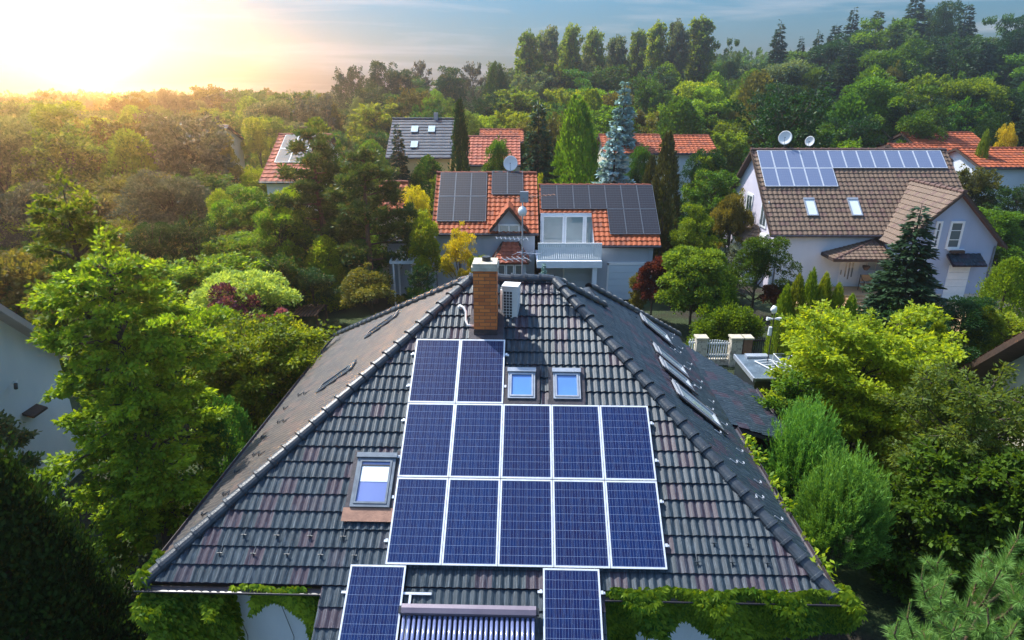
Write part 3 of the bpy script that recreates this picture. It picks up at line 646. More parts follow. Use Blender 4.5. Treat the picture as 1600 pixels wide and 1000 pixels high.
# ------------------------------------------------------------------ NEIGHBOURS
def dish(loc, r, face, label, pole=.6):
    t = thing('satellite_dish', label, 'satellite dish', loc, group='satellite dishes on the roofs')
    mb = MB(); mb.tube([(0, 0, -pole), (0, 0, 0)], .025, 8); mb.build('pole', M['grey_metal'], t)
    q = Vector(face).normalized().to_track_quat('Z', 'Y'); rings = 6; n = 20; mb = MB()
    for side in (0, 1):
        for i in range(rings+1):
            rr = r*i/rings; z = .25*rr*rr/r+.03-side*.012
            for k in range(n): a = 2*math.pi*k/n; mb.v.append(tuple(q @ Vector((rr*math.cos(a), rr*math.sin(a)*1.08, z))))
        b = side*(rings+1)*n
        for i in range(rings):
            for k in range(n): j = (k+1) % n; mb.f.append((b+i*n+k, b+i*n+j, b+(i+1)*n+j, b+(i+1)*n+k))
    b2 = (rings+1)*n
    for k in range(n): j = (k+1) % n; a = rings*n; mb.f.append((a+k, a+j, b2+a+j, b2+a+k))
    mb.build('reflector', M['plastic'], t, True)
    mb = MB(); e = q @ Vector((0, -r*.1, r*.8)); mb.tube([q @ Vector((0, -r, .1)), e], .012, 6); mb.tube([e, e-(q @ Vector((0, 0, .1)))], .035, 8); mb.build('receiver_arm', M['grey_metal'], t)
    return t
def window(root, x0, x1, z0, z1, y, fw=.10, glass='glass', name='window', mull=0, d=.05, frame='white', cross=0):
    mb = MB(); mb.box(x0, y-d, z0, x1, y+.02, z0+fw).box(x0, y-d, z1-fw, x1, y+.02, z1).box(x0, y-d, z0+fw, x0+fw, y+.02, z1-fw).box(x1-fw, y-d, z0+fw, x1, y+.02, z1-fw)
    for i in range(mull): xm = x0+(x1-x0)*(i+1)/(mull+1); mb.box(xm-.03, y-d+.01, z0+fw, xm+.03, y+.01, z1-fw)
    for i in range(cross): zm = z0+(z1-z0)*(i+1)/(cross+1); mb.box(x0+fw, y-d+.013, zm-.02, x1-fw, y+.007, zm+.02)
    w = wbuild(mb, name, M[frame], root); g = MB(); g.box(x0+fw*.9, y-.02, z0+fw*.9, x1-fw*.9, y+.015, z1-fw*.9)
    inv = FR[root.name]; g.v = [tuple(inv @ Vector(p)) for p in g.v]; g.build('pane', M[glass], w); return w
def gable_house(label, x0, x1, ye, ze, yr, zr, tile, wall, group=None, ov=.35, name='house', front=None, kw=None, yb=None):
    """ridge along x; front eave at (ye, ze), ridge at (yr, zr)"""
    kw = kw or dict(pitch=.3, ns=4, course=.36, amp=.05, step=.04, tw=.3)
    g0 = min(gz(x0, ye), gz(x1, ye))
    t = wthing(name, label, 'house', ((x0+x1)/2, yr, g0), group)
    yb = yb or 2*yr-ye; zb = zr-(zr-ze)*(yb-yr)/(yr-ye)
    X = Vector((1, 0, 0)); Vf = Vector((0, yr-ye, zr-ze)).normalized()
    polys = front or [[Vector((x0-ov, ye, ze)), Vector((x1+ov, ye, ze)), Vector((x1+ov, yr, zr)), Vector((x0-ov, yr, zr))]]
    tiles('roof', polys, X, Vf, Vector((x0-ov, ye, ze)), M[tile], t, **kw)
    Vb = Vector((0, yr-yb, zr-zb)).normalized()
    tiles('roof', [[Vector((x1+ov, yb, zb)), Vector((x0-ov, yb, zb)), Vector((x0-ov, yr, zr)), Vector((x1+ov, yr, zr))]], -X, Vb, Vector((x1+ov, yb, zb)), M[tile], t, **kw)
    ridge_caps(Vector((x0-ov, yr, zr+.03)), Vector((x1+ov, yr, zr+.03)), Z, r=.13, seg=.5, mat=M[tile] if tile != 'slate' else M['ridge'], root=t)
    o = .30; s = (zr-ze)/(yr-ye); mb = MB()
    mb.prism([(x0, ye+o, g0-1), (x0, yb-o, g0-1), (x0, yb-o, zb+o*s-.12), (x0, yr, zr-.12), (x0, ye+o, ze+o*s-.12)], (x1-x0, 0, 0)); wbuild(mb, 'wall', M[wall], t)
    mb = MB()
    for xx in (x0-ov-.03, x1+ov): mb = MB(); mb.prism([(xx, ye, ze-.16), (xx, yr, zr-.16), (xx, yr, zr+.03), (xx, ye, ze+.03)], (.03, 0, 0)); mb.prism([(xx, yb, zb-.16), (xx, yr, zr-.16), (xx, yr, zr+.03), (xx, yb, zb+.03)], (.03, 0, 0)); wbuild(mb, 'verge', M['timber'], t)
    mb = MB(); mb.tube([(x0-ov, ye-.07, ze-.06), (x1+ov, ye-.07, ze-.06)], .07, 8); wbuild(mb, 'gutter', M['gutter'], t)
    return t
def PX(px, py, d): return P(px, py, d).x
def roof_panels(O, V, lst, cell, group, w, h, labels, cols=6, rows=10, fw=.02):
    X = Vector((1, 0, 0)); N_ = X.cross(V); proto = None
    for (u, v), lab in zip(lst, labels):
        if proto is None: proto = p = make_panel(lab, w, h, cols, rows, cell, group, fw)
        else: p = copy_tree(proto); p['label'] = lab
        p.matrix_world = frame_m(O+X*u+V*v+N_*.10, X, V)
ordi = ['first', 'second', 'third', 'fourth', 'fifth', 'sixth', 'seventh', 'eighth', 'ninth', 'tenth', 'eleventh', 'twelfth', 'last']

def mid_house():
    X = Vector((1, 0, 0))
    # left block
    ye, ze, yr, zr = 36.9, 3.82, 40.96, 6.77; x0, x1 = -4.5, 1.35
    t = gable_house('grey house with bright orange tiled roof, small pointed gable and dark solar panels', x0, x1, ye, ze, yr, zr, 'orange_tile', 'wall_grey', ov=.2)
    V = Vector((0, yr-ye, zr-ze)).normalized(); O = Vector((0, ye, ze)); Ls = math.hypot(yr-ye, zr-ze)
    # small cross gable
    gx = PX(795, 340, 36.8); gh, gw, zl = 5.38, 1.12, 4.02; ybk = ye+(gh-ze)/(zr-ze)*(yr-ye); ybl = ye+(zl-ze)/(zr-ze)*(yr-ye)
    for s in (-1, 1):
        a, b, c, d = Vector((gx+s*gw, 36.6, zl)), Vector((gx, 36.6, gh)), Vector((gx, ybk, gh)), Vector((gx+s*gw, ybl, zl))
        U_ = Vector((0, s*1.0, 0)); Vv = (b-a).normalized(); tiles('gable_roof', [[a, b, c, d]], U_, Vv, a, M['orange_tile'], t, pitch=.3, ns=4, course=.36, amp=.05, step=.04)
    mb = MB(); mb.prism([(gx-gw+.1, 37.0, 3.6), (gx+gw-.1, 37.0, 3.6), (gx+gw-.1, 37.0, zl+.0), (gx, 37.0, gh-.15), (gx-gw+.1, 37.0, zl+.0)], (0, .25, 0)); wbuild(mb, 'gable_wall', M['wall_grey'], t)
    mb = MB()
    for s in (-1, 1): mb.prism([(gx+s*gw, 36.56, zl-.12), (gx, 36.56, gh-.12), (gx, 36.56, gh+.04), (gx+s*gw, 36.56, zl+.04)], (0, .035, 0))
    wbuild(mb, 'verge', M['timber'], t)
    window(t, gx-.62, gx+.64, 3.78, 4.36, 36.98, .09, 'glass_teal', mull=1)
    # bay with hipped canopy
    bx0, bx1 = gx-.95, gx+1.15; zb, zt = 2.35, 3.25; c = Vector
    fr = [c((bx0, 35.7, zb)), c((bx1, 35.7, zb)), c((bx1-.6, 37.15, zt)), c((bx0+.6, 37.15, zt))]
    kw = dict(pitch=.3, ns=4, course=.30, amp=.05, step=.035)
    tiles('bay_roof', [fr], X, (c((0, 37.15, zt))-c((0, 35.7, zb))).normalized(), fr[0], M['red_tile'], t, **kw)
    for s, xa, xb in ((1, bx1, bx1-.6), (-1, bx0, bx0+.6)):
        pl = [c((xa, 35.7, zb)), c((xa, 37.15, zb)), c((xb, 37.15, zt))]; U_ = c((0, s, 0)); V_ = c((-s*.6, 0, zt-zb)).normalized(); tiles('bay_roof', [pl], U_, V_, pl[0], M['red_tile'], t, **kw)
        ridge_caps(c((xa, 35.7, zb+.03)), c((xb, 37.15, zt+.03)), Z, r=.07, seg=.4, mat=M['timber'], root=t)
    mb = MB(); mb.box(bx0+.15, 35.95, 0, bx1-.15, 37.19, 2.24); wbuild(mb, 'bay_wall', M['wall_grey'], t)
    for i in range(3): window(t, bx0+.3+i*.5, bx0+.74+i*.5, 1.0, 2.2, 35.94, .05)
    # panels
    pw = .96; rows = [(-4.45+i*.97, Ls-2.10) for i in range(3)]+[(-4.45+i*.97, Ls-4.16) for i in range(3)]+[(-1.25+i*.97, Ls-1.95) for i in range(2)]
    lab = ['dark solar panel %s in the top row of the left block on the orange roof' % o_ for o_ in ('first', 'second', 'third')]+['dark solar panel %s in the lower row of the left block on the orange roof' % o_ for o_ in ('first', 'second', 'third')]+['%s dark solar panel of the pair below the white dish' % o_ for o_ in ('left', 'right')]
    roof_panels(O, V, rows, 'cell_dark', 'dark solar panels on the orange roofed house', pw, 2.03, lab)
    # right block
    ye, ze, yr, zr = 35.8, 3.35, 39.7, 6.19; x0, x1 = 1.75, 8.15; yc = 37.84; s_ = (zr-ze)/(yr-ye); zc = ze+s_*(yc-ye); xc = PX(929, 372, 36)
    c = Vector; front = [[c((x0-.1, yc, zc)), c((xc, yc, zc)), c((xc, yr, zr)), c((x0-.1, yr, zr))], [c((xc, ye, ze)), c((x1+.35, ye, ze)), c((x1+.35, yr, zr)), c((xc, yr, zr))]]
    t2 = wthing('garage_wing', 'right wing of orange roofed house with white balcony over two garage doors', 'house', (5, 38, 0))
    V = Vector((0, yr-ye, zr-ze)).normalized(); O = Vector((0, ye, ze)); Ls = math.hypot(yr-ye, zr-ze); kw = dict(pitch=.3, ns=4, course=.36, amp=.05, step=.04)
    tiles('roof', front, X, V, c((x0-.1, ye, ze)), M['orange_tile'], t2, **kw)
    tiles('roof', [[c((x1+.35, 2*yr-ye, ze)), c((x0, 2*yr-ye, ze)), c((x0, yr, zr)), c((x1+.35, yr, zr))]], -X, c((0, -(yr-ye), zr-ze)).normalized(), c((x1+.35, 2*yr-ye, ze)), M['orange_tile'], t2, **kw)
    ridge_caps(c((x0-.1, yr, zr+.03)), c((x1+.35, yr, zr+.03)), Z, r=.12, seg=.5, mat=M['orange_tile'], root=t2)
    mb = MB(); mb.prism([(x1, ye+.3, 0), (x1, 43.2, 0), (x1, 43.2, ze+.2), (x1, yr, zr-.15), (x1, ye+.3, ze+.1)], (-.25, 0, 0))
    mb.box(xc+.05, ye+.35, 0, x1-.251, ye+.6, ze+.1); mb.box(x0, 37.3, 0, xc+.049, 37.55, 2.4); mb.box(x0, 43, 0, x1-.251, 43.2, ze)
    mb.prism([(xc+.25, ye+.3, 2.3), (xc+.25, yc+.3, 2.3), (xc+.25, yc+.3, zc), (xc+.25, ye+.3, ze+.1)], (-.2, 0, 0))
    wbuild(mb, 'wall', M['wall_grey'], t2)
    mb = MB(); mb.box(x0-.35, 35.0, 2.35, xc+.35, 37.84, 2.62); mb.box(x0-.35, 34.9, 2.28, xc+.35, 34.999, 2.66); wbuild(mb, 'balcony_floor', M['wall_white'], t2)
    mb = MB(); mb.box(xc-.15, 35.05, 0, xc+.1, 35.35, 2.279); wbuild(mb, 'pillar', M['wall_white'], t2)
    window(t2, x0+.05, x0+1.35, 2.7, 4.72, yc-.05, .09, 'glass_teal'); window(t2, x0+1.4, x0+2.55, 2.7, 4.72, yc-.05, .09, 'glass_teal'); window(t2, x0+2.6, x0+3.75-.2, 2.7, 4.72, yc-.05, .09, 'glass_teal', mull=0)
    mb = MB(); mb.box(x0-.05, yc-.03, 2.62, xc+.02, yc+.05, 4.85); wbuild(mb, 'window_wall', M['white'], t2)
    mb = MB(); xa, xb = x0-.3, xc+.3; mb.box(xa, 34.93, 3.62, xb, 35.0, 3.70).box(xa, 34.93, 2.72, xb, 35.0, 2.78)
    n = 34
    for i in range(n): x = xa+.05+(xb-xa-.1)*i/(n-1); mb.box(x-.045, 34.94, 2.781, x+.045, 34.985, 3.619)
    wbuild(mb, 'balustrade', M['white'], t2)
    for (a, b, y) in ((PX(882, 430, 37.2), PX(936, 430, 37.2), 37.3), (PX(951, 430, ye+.3), PX(1005, 430, ye+.3), ye+.35)):
        mb = MB(); 
        for k in range(5): mb.box(a, y-.06, .03+k*.42, b, y-.01, .03+(k+1)*.42-.012)
        wbuild(mb, 'garage_door', M['garage'], t2)
        mb = MB(); mb.box(a-.1, y-.08, 0, a-.005, y-.0, 2.25).box(b+.005, y-.08, 0, b+.1, y-.0, 2.25).box(a-.1, y-.08, 2.14, b+.1, y-.0, 2.3); wbuild(mb, 'door_frame', M['white'], t2)
    mb = MB(); mb.box(x1+.32, ye, ze-.12, x1+.36, ye+.1, ze); mb.tube([(xc, ye-.07, ze-.05), (x1+.35, ye-.07, ze-.05)], .07, 8); wbuild(mb, 'gutter', M['gutter'], t2)
    pw = .96; x_ = x0; rows = [(x_+i*.975, Ls-2.05) for i in range(7)]+[(x_+(4+i)*.975, Ls-4.05) for i in range(3)]
    lab = ['dark solar panel %s in the long row above the white balcony' % o_ for o_ in ordi[:7]]+['dark solar panel %s in the short row right of the balcony windows' % o_ for o_ in ordi[:3]]
    roof_panels(O, V, rows, 'cell_dark', 'dark solar panels on the garage wing', pw, 1.97, lab, fw=.014)
    p = P(798, 256, 41.2); dish(p, .45, (-.1, -1, .35), 'round white satellite dish standing above the orange roof ridge', 1.0)
    # low grey annexe with white pergola, left
    t = wthing('annexe', 'low grey flat roofed annexe partly behind a pine, with white pergola in front', 'annexe', (-6.5, 38, 0))
    mb = MB(); mb.box(-7.4, 37.2, 0, -4.56, 41, 3.2); wbuild(mb, 'wall', M['wall_grey'], t); mb = MB(); mb.box(-7.6, 37, 3.2, -4.7, 41.2, 3.35); wbuild(mb, 'roof', M['dark'], t)
    t = wthing('pergola', 'white painted garden pergola frame against the grey annexe', 'pergola', (-6.3, 35.6, 0))
    for (x, y) in ((-6.75, 35), (-5.7, 35), (-6.75, 36.6), (-5.7, 36.6)): mb = MB(); mb.box(x, y, 0, x+.09, y+.09, 2.5); wbuild(mb, 'post', M['white'], t)
    mb = MB(); mb.box(-6.9, 34.95, 2.5, -5.45, 35.1, 2.65).box(-6.9, 36.6, 2.5, -5.45, 36.75, 2.65)
    for i in range(5): mb.box(-6.85+i*.32, 34.8, 2.651, -6.79+i*.32, 36.9, 2.75)
    wbuild(mb, 'rafter_frame', M['white'], t)
    gable_house('small orange tiled garden house glimpsed between pine and yellow shrub', -8.6, -6.9, 40.6, 4.3, 42.6, 6.0, 'orange_tile', 'wall_cream', ov=.1, name='garden_house')
mid_house()

def right_house():
    X = Vector((1, 0, 0)); c = Vector
    ye, ze, yr, zr = 37.5, 3.6, 42.5, 8.06; x0, x1 = 15.75, 27.6
    t = gable_house('large white and blue grey house with brown tiled roof, porch and pale solar panels', x0, x1, ye, ze, yr, zr, 'brown_tile', 'wall_white', ov=.35, kw=dict(pitch=.3, ns=4, course=.34, amp=.05, step=.04))
    V = c((0, yr-ye, zr-ze)).normalized(); O = c((0, ye, ze)); Ls = math.hypot(yr-ye, zr-ze)
    # white side wall's lilac shade put into its colour (thin skin 3 mm proud of the wall)
    s = (zr-ze)/(yr-ye)
    # front wing
    wy = 35.9; wx0, wx1 = 22.15, 27.75; wc = (wx0+wx1)/2; wz, wr = 3.62, 6.40
    yb_r = ye+(wr-ze)/s; yb_l = ye+(wz-ze)/s
    for sg in (-1, 1):
        xa = wc+sg*(wx1-wx0+.7)/2; za = wz-.30
        a, b, cc, d = c((xa, wy-.35, za)), c((wc, wy-.35, wr)), c((wc, yb_r+.2, wr)), c((xa, ye+.15, za))
        tiles('wing_roof', [[a, b, cc, d]], c((0, sg, 0)), (b-a).normalized(), a, M['brown_tile'], t, pitch=.3, ns=4, course=.34, amp=.05, step=.04)
    ridge_caps(c((wc, wy-.35, wr+.03)), c((wc, yb_r, wr+.03)), Z, r=.13, seg=.5, mat=M['brown_tile'], root=t)
    mb = MB(); mb.prism([(wx0, wy, 0), (wx1, wy, 0), (wx1, wy, wz-.1), (wc, wy, wr-.15), (wx0, wy, wz-.1)], (0, 2.6, 0)); wbuild(mb, 'wing_wall', M['wall_bluegrey'], t)
    mb = MB()
    for sg in (-1, 1): xa = wc+sg*(wx1-wx0+.7)/2; mb.prism([(xa, wy-.39, wz-.47), (wc, wy-.39, wr-.15), (wc, wy-.39, wr+.05), (xa, wy-.39, wz-.27)], (0, .035, 0))
    wbuild(mb, 'wing_verge', M['timber'], t)
    for a, b in ((1481, 1503), (1459, 1469)):
        window(t, PX(a, 365, wy), PX(b, 365, wy), 3.15, 4.75, wy-.02, .12, 'glass', cross=2)
    fb = MB(); fb.box(PX(1483, 390, wy), wy-.3, 2.95, PX(1503, 390, wy), wy-.06, 3.1); wbuild(fb, 'flower_box', M['timber'], t)
    # canopy over the garage
    a0, a1 = PX(1476, 410, wy), PX(1528, 410, wy); kw = dict(pitch=.3, ns=4, course=.3, amp=.04, step=.03)
    fr = [c((a0, wy-.8, 2.35)), c((a1, wy-.8, 2.35)), c((a1, wy-.02, 2.85)), c((a0, wy-.02, 2.85))]; tiles('garage_canopy', [fr], X, (fr[3]-fr[0]).normalized(), fr[0], M['tile'], t, **kw)
    g0, g1 = PX(1477, 440, wy), PX(1510, 440, wy)
    mb = MB()
    for k in range(5): mb.box(g0, wy-.05, .04+k*.43, g1, wy-.005, .04+(k+1)*.43-.012)
    wbuild(mb, 'garage_door', M['white'], t)
    # porch with corner canopy
    p0, p1 = PX(1299, 405, ye-1.0), wx0-.02; zt, zb = 3.35, 2.45; yo = ye-1.35; yi = ye+.28; xm = PX(1372, 377, yi)
    kw = dict(pitch=.3, ns=4, course=.26, amp=.04, step=.03)
    pl = [c((p0, yo+.45, zb)), c((p1, yo, zb)), c((xm, yi, zt)), c((p0+.15, yi, zb+.5))]
    A, B, D = c((p0, yo, zb)), c((p1, yo, zb)), c((xm, yi, zt))
    tiles('porch_roof', [[A, B, D]], X, (c((xm, yi, zt))-c((xm, yo, zb))).normalized(), A, M['brown_tile'], t, **kw)
    E_ = c((p0, yi, zb)); tiles('porch_roof', [[E_, A, D]], c((0, -1, 0)), (D-c((p0, yi, zb))).normalized(), E_, M['brown_tile'], t, **kw)
    ridge_caps(A+Z*.03, D+Z*.03, Z, r=.07, seg=.4, mat=M['brown_tile'], root=t)
    mb = MB(); mb.prism([(p0, yo-.03, zb-.14), (p1, yo-.03, zb-.14), (p1, yo-.03, zb+.03), (p0, yo-.03, zb+.03)], (0, .05, 0)); mb.box(p0-.03, yo+.021, zb-.14, p0+.02, yi, zb+.03); wbuild(mb, 'porch_fascia', M['timber'], t)
    wy2 = ye+.3; d0, d1 = PX(1311, 430, wy2), PX(1337, 430, wy2)
    mb = MB(); mb.box(d0-.08, wy2-.06, .35, d1+.08, wy2-.005, 2.5); door = wbuild(mb, 'door', M['white'], t)
    mb = MB(); inv = FR[t.name]
    xm2 = (d0+d1)/2
    mb.prism([(xm2-.18, wy2-.075, 2.0), (xm2+.18, wy2-.075, 2.0), (xm2, wy2-.075, 2.35)], (0, .012, 0))
    for dx in (-.2, 0.0, .2):
        mb.box(xm2+dx-.035, wy2-.075, .95 if dx else .8, xm2+dx+.035, wy2-.063, 1.85)
    mb.box(d0+.02, wy2-.12, 1.1, d0+.06, wy2-.063, 1.4)
    mb.v = [tuple(inv @ Vector(p)) for p in mb.v]; mb.build('door_glazing', M['glass'], door)
    window(t, PX(1350, 430, wy2), PX(1366, 430, wy2), 1.3, 2.35, wy2-.02, .07, 'glass_pale')
    # skylights in the front slope
    for (a, b) in ((1259, 1280), (1328, 1349)):
        xa, xb = PX(a, 330, 38.7), PX(b, 330, 38.7); 
        for nm, mt, z0, z1, k in (('skylight', 'brown_tile', .02, .09, 0), ('skylight_glass', 'glass_pale', .09, .11, .07)):
            pass
        vv0, vv1 = 1.35, 2.65; Mx = frame_m(O+X*(xa+.05)+V*vv0+X.cross(V)*.04, X, V); w = .66; h = vv1-vv0
        f = MB(); f.box(0, 0, 0, w, .07, .1).box(0, h-.07, 0, w, h+.05, .12).box(0, .07, 0, .07, h-.07, .1).box(w-.07, .07, 0, w, h-.07, .1); f.v = [tuple(inv @ (Mx @ Vector(p))) for p in f.v]; sk = f.build('skylight', M['lgrey_metal'], t)
        f = MB(); f.box(.07, .07, .03, w-.07, h-.07, .07); f.v = [tuple(inv @ (Mx @ Vector(p))) for p in f.v]; f.build('pane', M['blind'], sk)
    # side windows, left bay
    mb = MB(); mb.prism([(x0-.003, ye+.32, 0), (x0-.003, 47.2, 0), (x0-.003, 47.2, ze+.10), (x0-.003, yr, zr-.20), (x0-.003, ye+.32, ze+.10)], (-.01, 0, 0)); wbuild(mb, 'side_wall', M['wall_lilac_shade'], t)
    for yy in (39.2, 41.9):
        mb = MB(); mb.box(x0-.07, yy, 3.6, x0-.014, yy+1.1, 5.3); wn = wbuild(mb, 'window', M['white'], t)
        mb = MB(); mb.box(x0-.085, yy+.14, 3.75, x0-.071, yy+.5, 5.15).box(x0-.085, yy+.6, 3.75, x0-.071, yy+.96, 5.15); mb.v = [tuple(inv @ Vector(p)) for p in mb.v]; mb.build('pane', M['glass'], wn)
    bx = x0-1.15; mb = MB(); mb.prism([(x0-.015, 39.5, 0), (bx+.25, 39.8, 0), (bx+.1, 41, 0), (bx+.25, 42.4, 0), (x0-.015, 42.8, 0)], (0, 0, 2.75)); wbuild(mb, 'bay_wall', M['wall_white'], t)
    Z2 = 3.55; top0, top1 = c((x0-.02, 40.4, Z2)), c((x0-.02, 42.0, Z2)); b0, b1, b2, b3 = c((x0-.02, 39.1, 2.72)), c((bx, 39.6, 2.72)), c((bx, 42.7, 2.72)), c((x0-.02, 43.1, 2.72))
    for pl in ([b0, b1, top0][::-1], [b1, b2, top1, top0][::-1], [b2, b3, top1][::-1]):
        n = (pl[1]-pl[0]).cross(pl[2]-pl[0]).normalized(); n = n if n.z > 0 else -n; U_ = Z.cross(n).normalized(); tiles('bay_roof', [pl], U_, n.cross(U_), pl[0], M['brown_tile'], t, pitch=.3, ns=4, course=.3, amp=.04, step=.03)
    mb = MB(); mb.box(bx+.2, 40.1, 1.0, bx+.24, 40.6, 2.3); wbuild(mb, 'bay_window', M['glass'], t)
    a = wthing('air_conditioner', 'white air conditioner box on the lilac side wall of the brown roofed house', 'air conditioner', (x0-.35, 39.9, 2.9))
    mb = MB(); mb.box(x0-.42, 38.25, 2.75, x0-.1, 39.05, 3.4); wbuild(mb, 'casing', M['plastic'], a); mb = MB(); mb.box(x0-.099, 38.4, 2.9, x0-.015, 38.44, 3.2).box(x0-.099, 38.9, 2.9, x0-.015, 38.94, 3.2); wbuild(mb, 'bracket', M['grey_metal'], a)
    # panels
    n1 = 13; w = (27.55-x0)/13.0; w = .895; rows = [(x0-.05+i*(w+.012), Ls-1.62) for i in range(13)]+[(x0-.05+i*(w+.012), Ls-3.1) for i in range(5)]
    lab = ['pale blue solar panel %s along the ridge of the brown roof' % o_ for o_ in ordi]+['pale blue solar panel %s in the short lower row on the brown roof' % o_ for o_ in ordi[:5]]
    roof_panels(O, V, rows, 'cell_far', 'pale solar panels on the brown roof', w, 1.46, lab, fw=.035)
    dish(P(1227, 216, 42.8), .42, (-.5, -1, .4), 'larger white satellite dish on the ridge above the pale solar panels', .75)
    dish(P(1266, 221, 42.9), .30, (-.9, -1, .3), 'smaller white satellite dish on the ridge right of the larger one', .6)
    for x_, y_, z_ in ((x0+.25, ye+.22, ze-.1), (wx1-.12, wy-.06, wz-.3)):
        mb = MB(); mb.tube([(x_, y_, .05), (x_, y_, z_)], .05, 8); wbuild(mb, 'downpipe', M['grey_metal'], t)
    mb = MB(); mb.box(PX(1479, 390, wy), wy-.12, 3.08, PX(1505, 390, wy), wy-.0, 3.14); wbuild(mb, 'window_sill', M['white'], t)
    mb = MB(); mb.box(wx0-.004, wy-.006, 0, g0-.06, wy+.3, .45).box(g1+.06, wy-.006, 0, wx1+.004, wy+.3, .45); wbuild(mb, 'plinth', M['stone'], t)
    # terrace, steps, bench, hanging basket
    tp = wthing('terrace', 'raised sand coloured terrace with steps under the porch', 'terrace', (20.5, 36.6, 0))
    mb = MB(); mb.box(19.2, 35.9, 0, wx0-.01, wy2-.07, .34); wbuild(mb, 'slab', M['paving'], tp)
    for k in range(2): mb = MB(); mb.box(19.6, 35.9-.35*(k+1), 0, 21.7, 35.9-.35*k-.002, .34-.11*(k+1)); wbuild(mb, 'step', M['paving'], tp)
    prop(MB().face([(16, 30.5, .008), (29, 30.5, .008), (29, 35.88, .008), (16, 35.88, .008)]).build('driveway', M['paving']), kind='structure')
    b = wthing('garden_bench', 'small bench with dark metal frame and brown seat beside the front door', 'bench', (21.4, 36.6, .34))
    mb = MB(); mb.box(20.9, 36.5, .74, 21.9, 36.95, .79); wbuild(mb, 'seat', M['wood_seat'], b); mb = MB(); mb.box(20.95, 36.96, .9, 21.85, 37.0, 1.3); wbuild(mb, 'backrest', M['wood_seat'], b)
    for x in (20.92, 21.88): mb = MB(); mb.tube([(x, 36.48, .34), (x, 36.5, 1.0), (x, 36.75, 1.05), (x, 37.02, 1.3), (x, 37.05, .34)], .025, 6); wbuild(mb, 'side_frame', M['dark'], b)
    h = wthing('hanging_basket', 'hanging plant basket under the porch roof corner', 'hanging basket', (20.8, 36.4, 2.0))
    mb = MB(); mb.tube([(20.8, 36.4, 1.75), (20.8, 36.4, 1.9), (20.8, 36.4, 2.0)], [.1, .2, .22], 10); mb.tube([(20.8, 36.4, 2.0), (20.8, 36.4, 2.42)], .008, 5); wbuild(mb, 'basket', M['timber'], h)
    return t, h
rh, basket = right_house()

def far_houses():
    def fh(label, pxl, pxr, yt, yb, Y, dep, tile, wall, **k):
        zr = P(0, yt, Y+dep).z; ze = P(0, yb, Y).z
        return gable_house(label, PX(pxl, yt, Y+dep), PX(pxr, yt, Y+dep), Y, ze, Y+dep, zr, tile, wall, kw=dict(pitch=.9, ns=2, course=.42, amp=.012, step=.05) if tile == 'slate' else dict(pitch=.4, ns=3, course=.45, amp=.06, step=.05), **k), ze, zr
    t, ze, zr = fh('dark grey roofed house with three small skylights among the far trees', 620, 708, 186, 246, 56, 4.6, 'slate', 'wall_yellow')
    V = Vector((0, 4.6, zr-ze)).normalized(); X = Vector((1, 0, 0)); inv = FR[t.name]; Ls = math.hypot(4.6, zr-ze)
    for (a, v) in ((640, Ls*.62), (667, Ls*.62), (643, Ls*.22)):
        Mx = frame_m(Vector((PX(a, 210, 58), 56, ze))+X*0+V*v+X.cross(V)*.08, X, V); f = MB(); f.box(0, 0, 0, .6, .85, .08); f.v = [tuple(inv @ (Mx @ Vector(p))) for p in f.v]; f.build('skylight', M['glass_pale'], t)
    mb = MB(); q = P(678, 186, 60.4); mb.box(q.x, q.y, q.z-.6, q.x+.35, q.y+.35, q.z+.55); wbuild(mb, 'chimney', M['lgrey_metal'], t)
    fh('house with rust red tiled roof between dark column tree and evergreen', 738, 806, 214, 258, 52, 4, 'red_tile', 'wall_cream')
    fh('bright orange ridge of a house just behind the rust red roof', 756, 812, 203, 222, 60, 3, 'orange_tile', 'wall_cream')
    fh('orange roofed house behind the blue spruce', 942, 1024, 211, 240, 58, 3.6, 'orange_tile', 'wall_cream')
    fh('orange roofed house with white wall right of the blue spruce', 1046, 1102, 212, 240, 60, 3.6, 'orange_tile', 'wall_white')
    t, ze, zr = fh('white house with brown roof carrying solar panels, left of the big pine', 444, 512, 211, 284, 44, 5, 'red_tile', 'wall_white')
    V = Vector((0, 5, zr-ze)).normalized(); O = Vector((PX(444, 211, 49), 44, ze)); Ls = math.hypot(5, zr-ze); w = .98
    roof_panels(O, V, [(.2+i*1.0, Ls-1.9-j*1.72) for j in range(2) for i in range(3)], 'cell_dark', 'solar panels on the roof left of the big pine', w, 1.7,
                ['far solar panel %s of the %s row left of the pine' % (ordi[i], r_) for r_ in ('top', 'lower') for i in range(3)])
    mb = MB(); q = P(468, 205, 48.6); mb.box(q.x, q.y, q.z-.9, q.x+.5, q.y+.5, q.z+.3); wbuild(mb, 'chimney', M['brick'], t)
    fh('pale grey roofed house in the sunlit haze at the far left', 304, 352, 197, 228, 66, 4, 'slate', 'wall_cream')
    t, ze, zr = fh('orange roofed house behind the right end of the brown roof', 1415, 1512, 208, 250, 56, 5, 'orange_tile', 'wall_white')
    fh('long low orange roof at the right edge of the wood', 1500, 1680, 232, 262, 52, 3.4, 'orange_tile', 'wall_white')
    fh('low orange roof peeping out left of the far orange house', 1394, 1440, 226, 240, 54, 2, 'orange_tile', 'wall_white')
far_houses()

